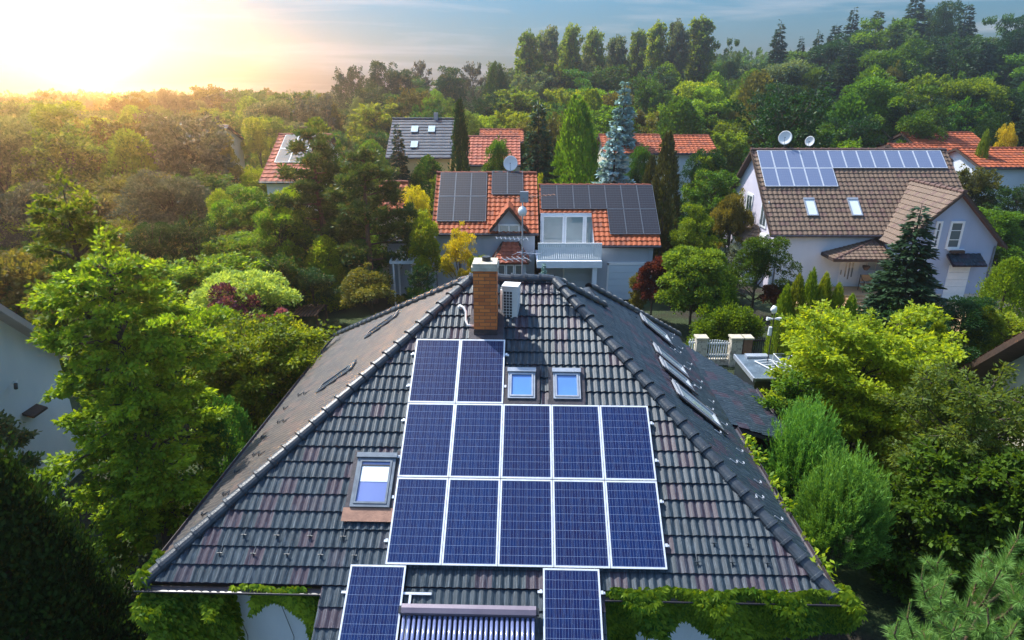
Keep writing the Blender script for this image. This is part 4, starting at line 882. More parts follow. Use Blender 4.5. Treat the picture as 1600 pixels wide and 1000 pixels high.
def edge_houses():
    c = Vector
    def side(sg, label, xw, xv, ey, ez, ry, rz, yc, wall, extra):
        t = wthing('gable_house', label, 'house', (xv+sg*5, ry, 0))
        sl = (rz-ez)/(ey-ry); X = c((sg, 0, 0)); L = 9
        for d in (1, -1):
            e_ = ry+d*(ey-ry); p = [c((xv, e_, ez)), c((xv+sg*L, e_, ez)), c((xv+sg*L, ry, rz)), c((xv, ry, rz))]
            V = (p[3]-p[0]).normalized(); U = c((-d, 0, 0)); tiles('roof', [p], U, V, p[0], M['tile' if sg < 0 else 'brown_tile'], t, pitch=.3, ns=4, amp=.04)
        mb = MB(); n_ = 2*ry-yc
        mb.prism([(xw, yc, 0), (xw, yc, rz-sl*(yc-ry)-.2), (xw, ry, rz-.2), (xw, n_, rz-sl*(yc-ry)-.2), (xw, n_, 0)], (sg*8, 0, 0)); wbuild(mb, 'wall', M[wall], t)
        mb = MB(); x0 = xv-sg*.05
        for d in (1, -1):
            e_ = ry+d*(ey-ry); mb.prism([(x0, e_, ez-.24), (x0, ry, rz-.24), (x0, ry, rz+.0), (x0, e_, ez+.0)], (sg*.045, 0, 0))
        wbuild(mb, 'verge', M[extra], t)
        mb = MB()
        for d in (1, -1):
            e_ = ry+d*(ey-ry); mb.prism([(xv, e_, ez-.22), (xv, ry, rz-.22), (xv, ry, rz-.13), (xv, e_, ez-.13)], (sg*8, 0, 0))
        wbuild(mb, 'soffit', M[extra], t)
        mb = MB(); mb.tube([(xv, ey+.07, ez-.08), (xv+sg*9, ey+.07, ez-.08)], .06, 8); wbuild(mb, 'gutter', M['gutter'], t)
        return t
    e = ray(120, 552); e = Vector((0, 0, CAMH))+e*(-13.7/e.x); a = ray(0, 476); a = Vector((0, 0, CAMH))+a*(-13.7/a.x); sl = (a.z-e.z)/(e.y-a.y); ry = a.y-1.6
    cy = ray(97, 580); cy = cy.y*(-14.1/cy.x)
    t = side(-1, 'white rendered gable house cut off by the left edge, wall camera on it', -14.1, -13.7, e.y, e.z, ry, e.z+sl*(e.y-ry), cy, 'wall_blue', 'fascia')
    def onw(px, py, x): r = ray(px, py); return Vector((0, 0, CAMH))+r*(x/r.x)
    q = onw(16, 602, -14.1); k = wthing('security_camera', 'small white security camera on the left gable wall', 'camera', q)
    mb = MB(); mb.tube([q+c((0, .14, .06)), q+c((.12, .14, .07)), q+c((.16, 0, .02))], .018, 6); wbuild(mb, 'arm', M['plastic'], k)
    mb = MB(); mb.tube([q+c((.14, .03, .03)), q+c((.22, -.10, -.05))], [.05, .05], 8); wbuild(mb, 'camera_body', M['dark'], k)
    q = onw(52, 642, -13.9); mb = MB(); mb.prism([q+c((-.18, -.2, -.05)), q+c((.12, -.2, -.14)), q+c((.12, -.2, -.08)), q+c((-.18, -.2, .03))], (0, .6, 0)); wbuild(mb, 'side_canopy', M['timber'], t)
    e = onw(1486, 586, 13.5); a = onw(1600, 519, 13.5); sl = (a.z-e.z)/(e.y-a.y); ry = a.y-1.8; cy = onw(1562, 600, 14.3).y
    side(1, 'cream rendered house at the right edge under a deep dark brown roof overhang', 14.3, 13.5, e.y, e.z, ry, e.z+sl*(e.y-ry), cy, 'wall_cream', 'timber')
edge_houses()

def street_bits():
    c = Vector
    def picket(x0, x1, y, z, label, mat='white', n=None, w=.055, gap=.11, name='picket_fence'):
        t = wthing(name, label, 'fence', ((x0+x1)/2, y, 0)); n = int((x1-x0)/gap)
        mb = MB(); mb.box(x0, y+.02, .25+.2, x1, y+.05, .53).box(x0, y+.02, z-.2, x1, y+.05, z-.12); wbuild(mb, 'rail', M[mat], t)
        mb = MB()
        for i in range(n): x = x0+gap*(i+.5); mb.box(x-w/2, y-.005, .3, x+w/2, y+.019, z+(.03*math.sin(i*.55)))
        wbuild(mb, 'palings', M[mat], t); mb = MB(); mb.box(x0, y-.02, 0, x1, y+.14, .299); wbuild(mb, 'plinth', M['stone'], t); return t
    Y = 26.6
    picket(PX(484, 540, Y), PX(552, 540, Y), Y, 1.3, 'white picket fence left of the dark roof, below the pines')
    picket(PX(1076, 540, Y), PX(1086, 540, Y), Y, 1.25, 'short end of white picket fence left of the first stone pillar')
    picket(PX(1103, 540, Y), PX(1140, 540, Y), Y, 1.2, 'white picket fence between two pale stone pillars')
    picket(PX(1174, 540, Y), PX(1222, 540, Y), Y, 1.35, 'dark metal railing right of the brown fence pillar', 'dark', w=.03, gap=.1, name='railing')
    for a, b, m, lab in ((1086, 1103, 'stone', 'pale stone fence pillar at the left end of the white gate'), (1140, 1158, 'stone', 'pale stone fence pillar next to the brown pillar'), (1159, 1173, 'copper', 'plain brown fence pillar with flat cap')):
        x0, x1 = PX(a, 540, Y), PX(b, 540, Y); t = wthing('fence_pillar', lab, 'pillar', ((x0+x1)/2, Y, 0), 'pillars of the street fence')
        mb = MB(); mb.box(x0+.01, Y-.2, 0, x1-.01, Y+.2, 1.32); wbuild(mb, 'shaft', M[m], t); mb = MB(); mb.box(x0-.03, Y-.25, 1.32, x1+.03, Y+.25, 1.40); wbuild(mb, 'cap', M['concrete'], t)
    # flat roofed dark garden shed beyond the lean-to roof
    t = wthing('garden_shed', 'dark flat roofed garden shed with silver edged roof beyond the right eave', 'shed', (9.7, 22, 0))
    x0, x1, y0, y1 = 8.72, 10.75, 20.95, 23.15
    mb = MB(); mb.box(x0+.06, y0+.06, 0, x1-.06, y1-.06, 1.86); wbuild(mb, 'wall', M['carpaint'], t)
    mb = MB(); mb.box(x0, y0, 1.861, x1, y1, 1.98); wbuild(mb, 'roof', M['shedroof'], t)
    mb = MB(); mb.box(x0-.03, y0-.03, 1.84, x0-.001, y1, 2.0).box(x0-.03, y0-.03, 1.84, x0+.05, y0-.001, 2.0).box(x0+.051, y0-.03, 1.94, x1, y0-.001, 2.0); mb.box(x0+.0, y0+.001, 1.981, x0+.03, y1, 2.0); wbuild(mb, 'edge_trim', M['lgrey_metal'], t)
    mb = MB(); mb.box(x0+.35, y1-.42, 1.981, x0+1.2, y1-.12, 2.08); wbuild(mb, 'vent_box', M['lgrey_metal'], t)
    mb = MB(); mb.box(x0+1.0, y0+.03, .1, x1-.2, y0+.058, 1.75); wbuild(mb, 'door', M['dark'], t)
    t = wthing('folding_rack', 'white folding drying rack left on the flat shed roof', 'rack', (9.6, 22, 1.98)); mb = MB()
    a, b = c((9.25, 22.4, 2.03)), c((9.65, 21.45, 2.03))
    for k in range(6): p = a.lerp(b, k/5); mb.tube([p, p+c((.55+.1*k, .12, .02))], .012, 5)
    mb.tube([a, b], .02, 6); mb.tube([a+c((.55, .12, .02)), b+c((1.05, .12, .02))], .02, 6); wbuild(mb, 'frame', M['white'], t)
    mb = MB()
    for (x, y) in ((9.75, 21.3), (10.35, 21.3), (9.75, 22.0), (10.35, 22.0)): mb.tube([(x, y, 1.99), (x, y, 2.5)], .018, 6)
    for z in (2.2, 2.5): mb.tube([(9.75, 21.3, z), (10.35, 21.3, z), (10.35, 22.0, z), (9.75, 22.0, z), (9.75, 21.3, z)], .016, 5)
    wbuild(mb, 'side_wing', M['plastic'], t)
    # weather station mast
    b = P(1200, 560, 22.3); t = wthing('weather_station', 'tall thin pole with white weather instruments by the dark shed', 'weather station', (b.x, b.y, 0))
    mb = MB(); zt = P(1200, 484, 22.3).z; mb.tube([(b.x, b.y, 0), (b.x, b.y, zt)], .022, 8); wbuild(mb, 'pole', M['dark'], t)
    mb = MB(); mb.tube([(b.x-.02, b.y, zt-.12), (b.x-.06, b.y, zt), (b.x-.02, b.y, zt+.14)], [.08, .12, .07], 12); wbuild(mb, 'sensor_dome', M['plastic'], t, True)
    z = zt-.36; mb = MB()
    for s in (-1, 1): mb.tube([(b.x+s*.03, b.y, z), (b.x+s*.26, b.y, z+.01)], [.03, .075], 10)
    wbuild(mb, 'arm', M['plastic'], t)
    mb = MB(); mb.tube([(b.x-.10, b.y-.05, z-.62), (b.x-.10, b.y-.05, z-.3)], [.075, .065], 10); wbuild(mb, 'rain_gauge', M['plastic'], t)
    # wooden shed roof and trellis left
    q = P(472, 492, 30.5); t = wthing('slatted_shelter', 'low slatted timber shelter between dome tree and pine trunks', 'shelter', (q.x, 31, 0)); mb = MB()
    for i in range(9): mb.box(q.x-.75+i*.17, 30.4, q.z-.05, q.x-.66+i*.17, 32.2, q.z+.0)
    wbuild(mb, 'slats', M['copper'], t); mb = MB()
    for x in (q.x-.7, q.x+.7):
        for y in (30.5, 32.0): mb.box(x, y, 0, x+.1, y+.1, q.z-.051)
    wbuild(mb, 'post', M['timber'], t)
street_bits()

# ------------------------------------------------------------------ TREES
def nz(a): return a/np.maximum(np.linalg.norm(a, axis=-1, keepdims=True), 1e-9)
def leaf_mesh(name, pos, axis, L, Wd, mat, tone, bias=None, rng=None, fold=.0, bj=.8):
    """one kite-shaped leaf (or spray of needles) per point"""
    n = len(pos); rng = rng or np.random.default_rng(1)
    L = np.broadcast_to(L, (n,))[:, None]*rng.uniform(.7, 1.3, (n, 1)); Wd = np.broadcast_to(Wd, (n,))[:, None]*rng.uniform(.75, 1.25, (n, 1))
    axis = nz(axis); b = rng.normal(0, bj, (n, 3)); b[:, 2] += .55
    if bias is not None: b += bias
    side = nz(np.cross(axis, b)); nn = np.cross(side, axis)
    v = np.stack([pos, pos+axis*L*.45+side*Wd*.5-nn*fold*Wd, pos+axis*L, pos+axis*L*.45-side*Wd*.5-nn*fold*Wd], 1).reshape(-1, 3)
    me = bpy.data.meshes.new(name); me.vertices.add(4*n); me.vertices.foreach_set('co', v.ravel().astype(np.float32))
    me.loops.add(4*n); me.loops.foreach_set('vertex_index', np.arange(4*n, dtype=np.int32)); me.polygons.add(n); me.polygons.foreach_set('loop_start', np.arange(n, dtype=np.int32)*4)
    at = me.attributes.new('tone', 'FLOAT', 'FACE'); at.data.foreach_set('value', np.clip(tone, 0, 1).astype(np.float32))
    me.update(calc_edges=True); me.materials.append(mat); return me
def add_tree(label, parts, loc, group=None, name='tree', cat='tree', rz=0, sc=(1, 1, 1)):
    t = thing(name, label, cat, loc, rz, group); t.scale = sc
    for nm, me in parts:
        o = bpy.data.objects.new(nm, me); C.objects.link(o); o.parent = t
    return t
def wood(name, tubes, mat):
    mb = MB()
    for pts, rad, n in tubes: mb.tube(pts, rad, n, cap=False)
    me = bpy.data.meshes.new(name); me.from_pydata(mb.v, [], mb.f); me.materials.append(mat); me.polygons.foreach_set('use_smooth', [True]*len(me.polygons)); return me

def g_broad(H, Wd, seed, nl=6000, leaf=.28, mat='mid', base=.15, ncl=42, clr=.17, flat=1.0, topw=1.0, trunk=True, bark='bark', droop=.1, irr=.25):
    """round-headed tree: limbs carrying many leafy clumps round an uneven crown"""
    rng = np.random.default_rng(seed); z0 = H*base; ch = H-z0; cz = z0+ch*.52
    d = nz(rng.normal(0, 1, (ncl, 3))); d[:, 2] = np.where(d[:, 2] < -.5, -d[:, 2], d[:, 2])
    # uneven outline: low-frequency direction noise
    fr = nz(rng.normal(0, 1, (5, 3))); lob = 1+irr*np.sin(d @ fr.T*3.1+rng.uniform(0, 6, 5)).mean(1)*1.6
    rr = rng.uniform(.55, .92, ncl)*lob; prof = 1-.25*np.clip(d[:, 2], 0, 1)*(2-topw*2+.0)
    cc = np.stack([d[:, 0]*Wd*.5*rr*prof, d[:, 1]*Wd*.5*rr*prof, cz+d[:, 2]*ch*.5*rr*flat], 1)
    cr = Wd*clr*rng.uniform(.65, 1.35, ncl); cr = np.minimum(cr, H-cc[:, 2]+.3*cr)
    per = rng.multinomial(nl, cr**2/np.sum(cr**2)); ci = np.repeat(np.arange(ncl), per); n = len(ci)
    e = nz(rng.normal(0, 1, (n, 3))); e[:, 2] = np.where(e[:, 2] < -.3, -e[:, 2], e[:, 2]); rad = rng.uniform(.45, 1.08, n)**.6
    pos = cc[ci]+e*(cr[ci]*rad)[:, None]*np.array([1, 1, .85]); out = nz(pos-np.array([0, 0, cz-ch*.1]))
    ax = nz(e*.8+out*.4+rng.normal(0, .6, (n, 3))+np.array([0, 0, -droop])); ct = rng.uniform(0, 1, ncl)
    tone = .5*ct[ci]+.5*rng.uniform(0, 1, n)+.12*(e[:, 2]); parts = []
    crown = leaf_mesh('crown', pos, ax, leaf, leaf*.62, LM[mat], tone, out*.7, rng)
    if trunk:
        r0 = max(.06, H*.018); tb = [([(0, 0, -.4), (.02*H*rng.normal(), 0, H*.3), (.015*H, .01*H, H*.6), (0, 0, H*.86)], [r0, r0*.75, r0*.45, r0*.12], 7)]
        for i in rng.choice(ncl, min(ncl, 12), replace=False):
            p = cc[i]; h = max(z0*.8, p[2]*.55); tb.append(([(0, 0, h), tuple(p*np.array([.5, .5, 0])+np.array([0, 0, h+(p[2]-h)*.62])), tuple(p)], [r0*.42, r0*.25, r0*.08], 5))
        return [('trunk', wood('trunk', tb, M[bark])), ('crown', crown)]
    return [('crown', crown)]
def g_conifer(H, Wd, seed, nl=6000, mat='spruce', leaf=.34, base=.04, droop=.35, power=.85, tiers=None, wid=.24, bark='bark', sparse=1.0):
    """spruce: whorls of drooping boughs, each feathered with needle sprays"""
    rng = np.random.default_rng(seed); tiers = tiers or int(H*2.2); bo = []; tb = [([(0, 0, -.3), (0, 0, H*.5), (0, 0, H)], [H*.016+.03, H*.010+.015, .01], 7)]
    zs = np.linspace(H*base, H*.97, tiers)
    for z in zs:
        env = Wd/2*(1-z/H)**power*rng.uniform(.85, 1.1)+.10; nb = int(max(4, (5+env*3.2)*sparse)); a0 = rng.uniform(0, 6.28)
        for k in range(nb):
            a = a0+6.283*k/nb+rng.normal(0, .15); l = env*rng.uniform(.7, 1.12); bo.append((z+rng.normal(0, H*.008), a, l))
    bo = np.array(bo); w = bo[:, 2]**1.25; per = np.maximum(2, (nl*w/w.sum()).astype(int)); bi = np.repeat(np.arange(len(bo)), per); n = len(bi)
    t = rng.uniform(.12, 1, n)**.7; l = bo[bi, 2]; a = bo[bi, 1]; ca, sa = np.cos(a), np.sin(a)
    zz = bo[bi, 0]-droop*l*(t**1.4)*.9+.18*l*np.maximum(0, t-.7); lat = rng.normal(0, 1, n)*.16*l*(1.15-t)+rng.normal(0, .03, n)
    pos = np.stack([ca*l*t-sa*lat, sa*l*t+ca*lat, zz+rng.normal(0, .04, n)], 1)
    sgn = np.sign(lat); ax = np.stack([ca*.8-sa*sgn*.7, sa*.8+ca*sgn*.7, -.25+rng.normal(0, .25, n)], 1)+rng.normal(0, .2, (n, 3))
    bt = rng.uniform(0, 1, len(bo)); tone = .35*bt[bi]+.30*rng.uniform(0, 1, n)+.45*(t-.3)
    for z, a_, l_ in bo[::4]: tb.append(([(0, 0, z), (math.cos(a_)*l_*.6, math.sin(a_)*l_*.6, z-droop*l_*.45)], [.025+.004*H*(1-z/H), .01], 4))
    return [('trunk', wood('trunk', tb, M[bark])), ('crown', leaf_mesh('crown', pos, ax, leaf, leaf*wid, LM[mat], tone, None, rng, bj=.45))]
def g_column(H, Wd, seed, nl=6000, mat='thuja', leaf=.22, power=.7, plumes=60, wid=.35, belly=.25, trunk=True):
    """thuja or cypress: upright plumes wrapped round a spindle"""
    rng = np.random.default_rng(seed)
    def env(f): return Wd/2*np.where(f < belly, .78+.22*(f/belly), np.clip((1-f)/(1-belly), 0, 1)**power)
    f0 = rng.uniform(0, .86, plumes)**1.0; a = rng.uniform(0, 6.283, plumes); pl = H*rng.uniform(.10, .2, plumes); pr = Wd*rng.uniform(.10, .19, plumes)
    ci = rng.integers(0, plumes, nl); t = rng.uniform(0, 1, nl); f = np.clip(f0[ci]+t*pl[ci]/H, 0, .995); r = env(f)*rng.uniform(.80, 1.0, nl)
    e = rng.normal(0, 1, (nl, 3)); rr = pr[ci]*(1-t)**.6*.7
    pos = np.stack([np.cos(a[ci])*r, np.sin(a[ci])*r, f*H], 1)+e*np.stack([rr, rr, rr*.5], 1)*.6
    k = rng.random(nl) < .35; aa = rng.uniform(0, 6.283, nl); ff = rng.uniform(0, .97, nl); r2 = env(ff)*rng.uniform(.75, .97, nl)
    pos[k] = np.stack([np.cos(aa)*r2, np.sin(aa)*r2, ff*H], 1)[k]
    out = pos*np.array([1, 1, 0]); out = nz(out+1e-6); ax = out*.35+np.array([0, 0, 1.0])+rng.normal(0, .3, (nl, 3)); ct = rng.uniform(0, 1, plumes)
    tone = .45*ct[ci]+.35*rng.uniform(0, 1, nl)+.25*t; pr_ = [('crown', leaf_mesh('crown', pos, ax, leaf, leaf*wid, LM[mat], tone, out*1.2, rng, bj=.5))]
    return ([('trunk', wood('trunk', [([(0, 0, -.3), (0, 0, H*.8)], [.05+H*.012, .02], 6)], M['bark']))] if trunk else [])+pr_
def g_pine(H, Wd, seed, nl=9000, mat='pine', leaf=.22, base=.3, tufts=190):
    """scots pine: bare orange-brown stem, layered boughs ending in upright needle tufts"""
    rng = np.random.default_rng(seed); tb = [([(0, 0, -.3), (.05*H*.3, 0, H*.35), (0, .02*H, H*.7), (0, 0, H*.97)], [H*.017+.04, H*.014, H*.009, .02], 8)]; tp = []; bs = []
    for i in range(26):
        f = base+(1-base)*(i/26.)**.9; z = H*f; a = i*2.4+rng.normal(0, .3); l = Wd/2*(1-((f-base)/(1-base))**1.8)**.8*rng.uniform(.7, 1.12)+.25
        e = np.array([math.cos(a)*l, math.sin(a)*l, z+l*.22]); m = np.array([math.cos(a)*l*.5, math.sin(a)*l*.5, z+l*.02]); tb.append(([(0, 0, z-.1), tuple(m), tuple(e)], [H*.005+.02, H*.003+.01, .012], 5))
        for k in range(max(3, int(tufts/26*(l/(Wd*.35))))):
            t = rng.uniform(.3, 1.05); p = m*(1-t)+e*t if t > .5 else m*t*2; p = np.array([p[0], p[1], z+l*.22*t**1.5]); tp.append(p+rng.normal(0, 1, 3)*np.array([.22, .22, .13])*(.5+l*.35)); bs.append(t)
    tp.append(np.array([0, 0, H*.99])); tp = np.array(tp); m = len(tp); ci = rng.integers(0, m, nl); c1 = nz(rng.normal(0, 1, (nl, 3))+np.array([0, 0, .75]))
    sz = rng.uniform(.18, .42, m); pos = tp[ci]+c1*(rng.uniform(0, .8, nl)*sz[ci])[:, None]*np.array([1, 1, 1.1]); ct = rng.uniform(0, 1, m)
    tone = .4*ct[ci]+.35*rng.uniform(0, 1, nl)+.3*c1[:, 2]
    return [('trunk', wood('trunk', tb, M['pine_bark'])), ('crown', leaf_mesh('crown', pos, c1+rng.normal(0, .25, (nl, 3))+np.array([0, 0, .25]), leaf, leaf*.34, LM[mat], tone, None, rng))]
def g_branchy(H, Wd, seed, nl=22000, leaf=.12, mat='fresh', base=.12, nb=34, sub=9, up=.35, power=.6, droop=.25, lw=.62, spread=.17, top=.08):
    """open deciduous tree: limbs, twigs, leaves strung along the twigs in sprays"""
    rng = np.random.default_rng(seed); r0 = .02*H+.03; tb = [([(0, 0, -.3), (.02*H, .01*H, H*.3), (-.01*H, 0, H*.62), (0, 0, H*.96)], [r0, r0*.8, r0*.45, .012], 9)]; A = []; B = []; tw = []
    for i in range(nb):
        f = base+(1-base-top*.3)*(i+.5)/nb; z = H*f*.94; a = i*2.39996+rng.normal(0, .25); g = (f-base)/(1-base); l = Wd/2*(np.sin(np.clip(g*.82+.18, 0, 1)*math.pi)**power*.9+.12)*rng.uniform(.72, 1.12)
        rise = up*(.6+g)*l; d = np.array([math.cos(a), math.sin(a), 0]); pts = [np.array([0, 0, z])]
        for s_ in (.33, .66, 1.0): pts.append(d*l*s_+np.array([0, 0, z+rise*s_-droop*l*s_**2.2])+rng.normal(0, .04*l, 3))
        tb.append(([tuple(p) for p in pts], [r0*.36*(1-g*.5), r0*.24, r0*.14, .006], 5))
        for k in range(sub):
            t = rng.uniform(.22, 1.0); q = t*3; j = min(2, int(q)); p = pts[j]*(1-(q-j))+pts[j+1]*(q-j); a2 = a+rng.choice([-1, 1])*rng.uniform(.4, 1.2); tl = l*rng.uniform(.22, .48)*(1.25-t*.5)
            e = p+np.array([math.cos(a2)*tl, math.sin(a2)*tl, tl*rng.uniform(-.25, .45)]); A.append(p); B.append(e)
            if k % 2 == 0: tb.append(([tuple(p), tuple(e)], [.012+.001*H, .004], 4))
        A.append(pts[2]); B.append(pts[3]+nz(pts[3]-pts[2])*.1)
    A = np.array(A); B = np.array(B); A = np.vstack([A, [[0, 0, H*.82]]*3]); B = np.vstack([B, [[0, 0, H], [.05*H, 0, H*.95], [-.04*H, .03*H, H*.93]]])
    w = np.linalg.norm(B-A, axis=1)+.1; ci = rng.choice(len(A), nl, p=w/w.sum()); t = rng.uniform(0, 1.05, nl)[:, None]; sp_ = w[ci][:, None]*spread*(1.2-t)+.03
    off = rng.normal(0, 1, (nl, 3))*sp_*np.array([1, 1, .55]); pos = A[ci]*(1-t)+B[ci]*t+off; d = nz(B[ci]-A[ci])
    ax = d*.7+nz(off)*.6+rng.normal(0, .45, (nl, 3))+np.array([0, 0, -.25]); ct = rng.uniform(0, 1, len(A)); tone = .5*ct[ci]+.45*rng.uniform(0, 1, nl)+.1*t[:, 0]
    return [('trunk', wood('trunk', tb, M['bark'])), ('crown', leaf_mesh('crown', pos, ax, leaf, leaf*lw, LM[mat], tone, None, rng, fold=.12, bj=.6))]
def g_feather(H, Wd, seed, nl=30000, mat='juniper', leaf=.12, wid=.16, strands=520):
    """yew or juniper bush: dense feathery strands springing up and out"""
    rng = np.random.default_rng(seed); th = np.arccos(rng.uniform(-.1, 1, strands)); a = rng.uniform(0, 6.283, strands); d = np.stack([np.sin(th)*np.cos(a), np.sin(th)*np.sin(a), np.cos(th)], 1)
    rad = rng.uniform(.78, 1.08, strands); c = np.array([0, 0, H*.42]); end = c+d*np.array([Wd/2, Wd/2, H*.58])*rad[:, None]; st = c+d*np.array([Wd/2, Wd/2, H*.58])*.45
    ci = rng.integers(0, strands, nl); t = rng.uniform(0, 1, nl)[:, None]**.8; bend = np.array([0, 0, .16*H])*(t**2); pos = st[ci]*(1-t)+end[ci]*t+bend*.6+rng.normal(0, .035, (nl, 3))*(1.3-t)
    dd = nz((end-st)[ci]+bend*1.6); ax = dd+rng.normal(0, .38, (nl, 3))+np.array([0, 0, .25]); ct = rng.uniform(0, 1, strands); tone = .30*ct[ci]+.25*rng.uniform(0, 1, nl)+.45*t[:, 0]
    low = pos[:, 2] > .02; pos = pos[low]; ax = ax[low]; tone = tone[low]
    return [('stem', wood('stem', [([(0, 0, -.2), (0, 0, H*.6)], [.07, .03], 6)], M['bark'])), ('foliage', leaf_mesh('foliage', pos, ax, leaf, leaf*wid, LM[mat], tone, None, rng))]
def g_box(L, D, H, seed, nl, mat, leaf=.12, rough_=.12):
    """clipped or loose hedge"""
    rng = np.random.default_rng(seed); ncl = int(L*D*2+L*H*2+12); c = np.stack([rng.uniform(-L/2, L/2, ncl), rng.uniform(-D/2, D/2, ncl), rng.uniform(.15, 1, ncl)*H], 1); k = rng.integers(0, 3, ncl)
    c[k == 0, 2] = H*rng.uniform(.86, 1.04, (k == 0).sum()); c[k == 1, 1] = -D/2; ci = rng.integers(0, ncl, nl); e = nz(rng.normal(0, 1, (nl, 3))); pos = c[ci]+e*rng.uniform(.1, .42, (nl, 1)); ct = rng.uniform(0, 1, ncl)
    pos[:, 2] = np.abs(pos[:, 2]); return [('foliage', leaf_mesh('foliage', pos, e+rng.normal(0, .5, (nl, 3))+np.array([0, 0, .3]), leaf, leaf*.6, LM[mat], .5*ct[ci]+.5*rng.uniform(0, 1, nl), e*.5, rng))]

# ---- prototypes for everything beyond the near gardens (shared meshes)
PROTO = {}
def vari(H, Wd, s_, mat, i):
    """five habits of the same leaf: domed, ragged, upright, open limbed, multi headed"""
    if i == 0: return g_broad(H, Wd, s_, 17000, .21, mat, ncl=90, clr=.115, irr=.45), H, Wd
    if i == 1: return g_branchy(H*.93, Wd, s_, 15000, .25, mat, base=.12, nb=44, sub=9, up=.65, power=.5, droop=.2, spread=.22), H, Wd
    if i == 2: return g_column(H, Wd*.86, s_, 16000, mat, .24, plumes=70, wid=.6, power=.55, belly=.35), H, Wd*.9
    if i == 3: return g_branchy(H*.9, Wd*.95, s_, 14000, .26, mat, base=.18, nb=34, sub=10, up=1.0, power=.6, droop=.05, spread=.2), H, Wd
    return g_broad(H, Wd*.9, s_, 16000, .22, mat, ncl=46, clr=.16, irr=.6, topw=.7, droop=.4), H, Wd*.9
def proto(kind, i):
    k = (kind, i)
    if k not in PROTO:
        s_ = sum(map(ord, kind))*7+i
        PROTO[k] = {
            'broad': lambda: vari(10, 6.4, s_, 'mid', i),
            'fresh': lambda: vari(10, 6.0, s_, 'fresh', i),
            'bright': lambda: vari(8, 5.6, s_, 'bright', i),
            'deep': lambda: vari(12, 7.4, s_, 'deep', i),
            'olive': lambda: vari(8, 6, s_, 'olive', i),
            'grey': lambda: vari(8, 6.6, s_, 'grey', i),
            'willow': lambda: vari(9, 6.6, s_, 'willow', i),
            'yellow': lambda: (g_broad(6, 4.6, s_, 9000, .15, 'yellow', ncl=54, clr=.13, irr=.4), 6, 4.6),
            'yelgreen': lambda: (g_broad(7, 5.0, s_, 11000, .17, 'bright', ncl=60, clr=.13, irr=.4), 7, 5.0),
            'spruce': lambda: (g_conifer(14, 5.5, s_, 22000, 'spruce', .40, wid=.42, sparse=1.2), 14, 5.5),
            'fir': lambda: (g_conifer(14, 6.5, s_, 22000, 'spruce', .44, wid=.42, droop=.2, power=.75, sparse=1.0), 14, 6.5),
            'blue': lambda: (g_conifer(10, 4.5, s_, 20000, 'blue', .34, droop=.12, wid=.55), 10, 4.5),
            'poplar': lambda: (g_branchy(17, 5.2, s_, 13000, .42, ('fresh', 'willow', 'fresh')[i], base=.14, nb=62, sub=8, up=1.5, droop=0, power=1.0, spread=.22), 18.2, 5.6),
            'column': lambda: (g_column(10, 2.6, s_, 8000, 'deep', .26, plumes=60, wid=.4), 10, 2.6),
            'thuja': lambda: (g_column(7, 2.6, s_, 15000, 'thuja', .22, plumes=80, wid=.26, belly=.4, power=.6), 7, 2.6),
            'brownthuja': lambda: (g_column(8, 3, s_, 9000, 'brownthuja', .22, plumes=60, wid=.5), 8, 3),
            'pine': lambda: (g_pine(11, 5, s_, 30000, leaf=.26, base=.16, tufts=620), 11, 5),
            'thin': lambda: (g_branchy(9, 5, s_, 6000, .24, 'grey', nb=24, sub=6, up=.8), 9, 5),
        }[kind]()
    return PROTO[k]
CNT = [0]
NAMES = {'spruce': ('spruce_tree', 'tree'), 'fir': ('fir_tree', 'tree'), 'blue': ('blue_spruce', 'tree'), 'poplar': ('poplar_tree', 'tree'), 'column': ('column_tree', 'tree'), 'thuja': ('thuja', 'thuja'), 'brownthuja': ('thuja', 'thuja'), 'pine': ('pine_tree', 'tree')}
def far_tree(kind, x, y, H, Wd, label, group=None, i=None):
    CNT[0] += 1; i = rnd.randrange(5) if i is None and kind in ('broad', 'fresh', 'bright', 'deep', 'olive', 'grey', 'willow') else (CNT[0]*7) % 3 if i is None else i
    parts, h0, w0 = proto(kind, i); nm, cat = NAMES.get(kind, ('leafy_tree', 'tree')); g = gz(x, y)
    return add_tree(label, parts, (x, y, g-.1), group, nm, cat, CNT[0]*2.4, (Wd/w0, Wd/w0, H/h0))
def at_tree(kind, px, pt, d, wpx, label, group=None, i=None):
    """tree whose top shows at photo pixel (px, pt) when it stands d metres away"""
    p = P(px, pt, d); H = p.z-gz(p.x, d)+.1; fw = proj(p.x, d, p.z)[2]
    return far_tree(kind, p.x, d, H, wpx*fw/F, label, group, i)

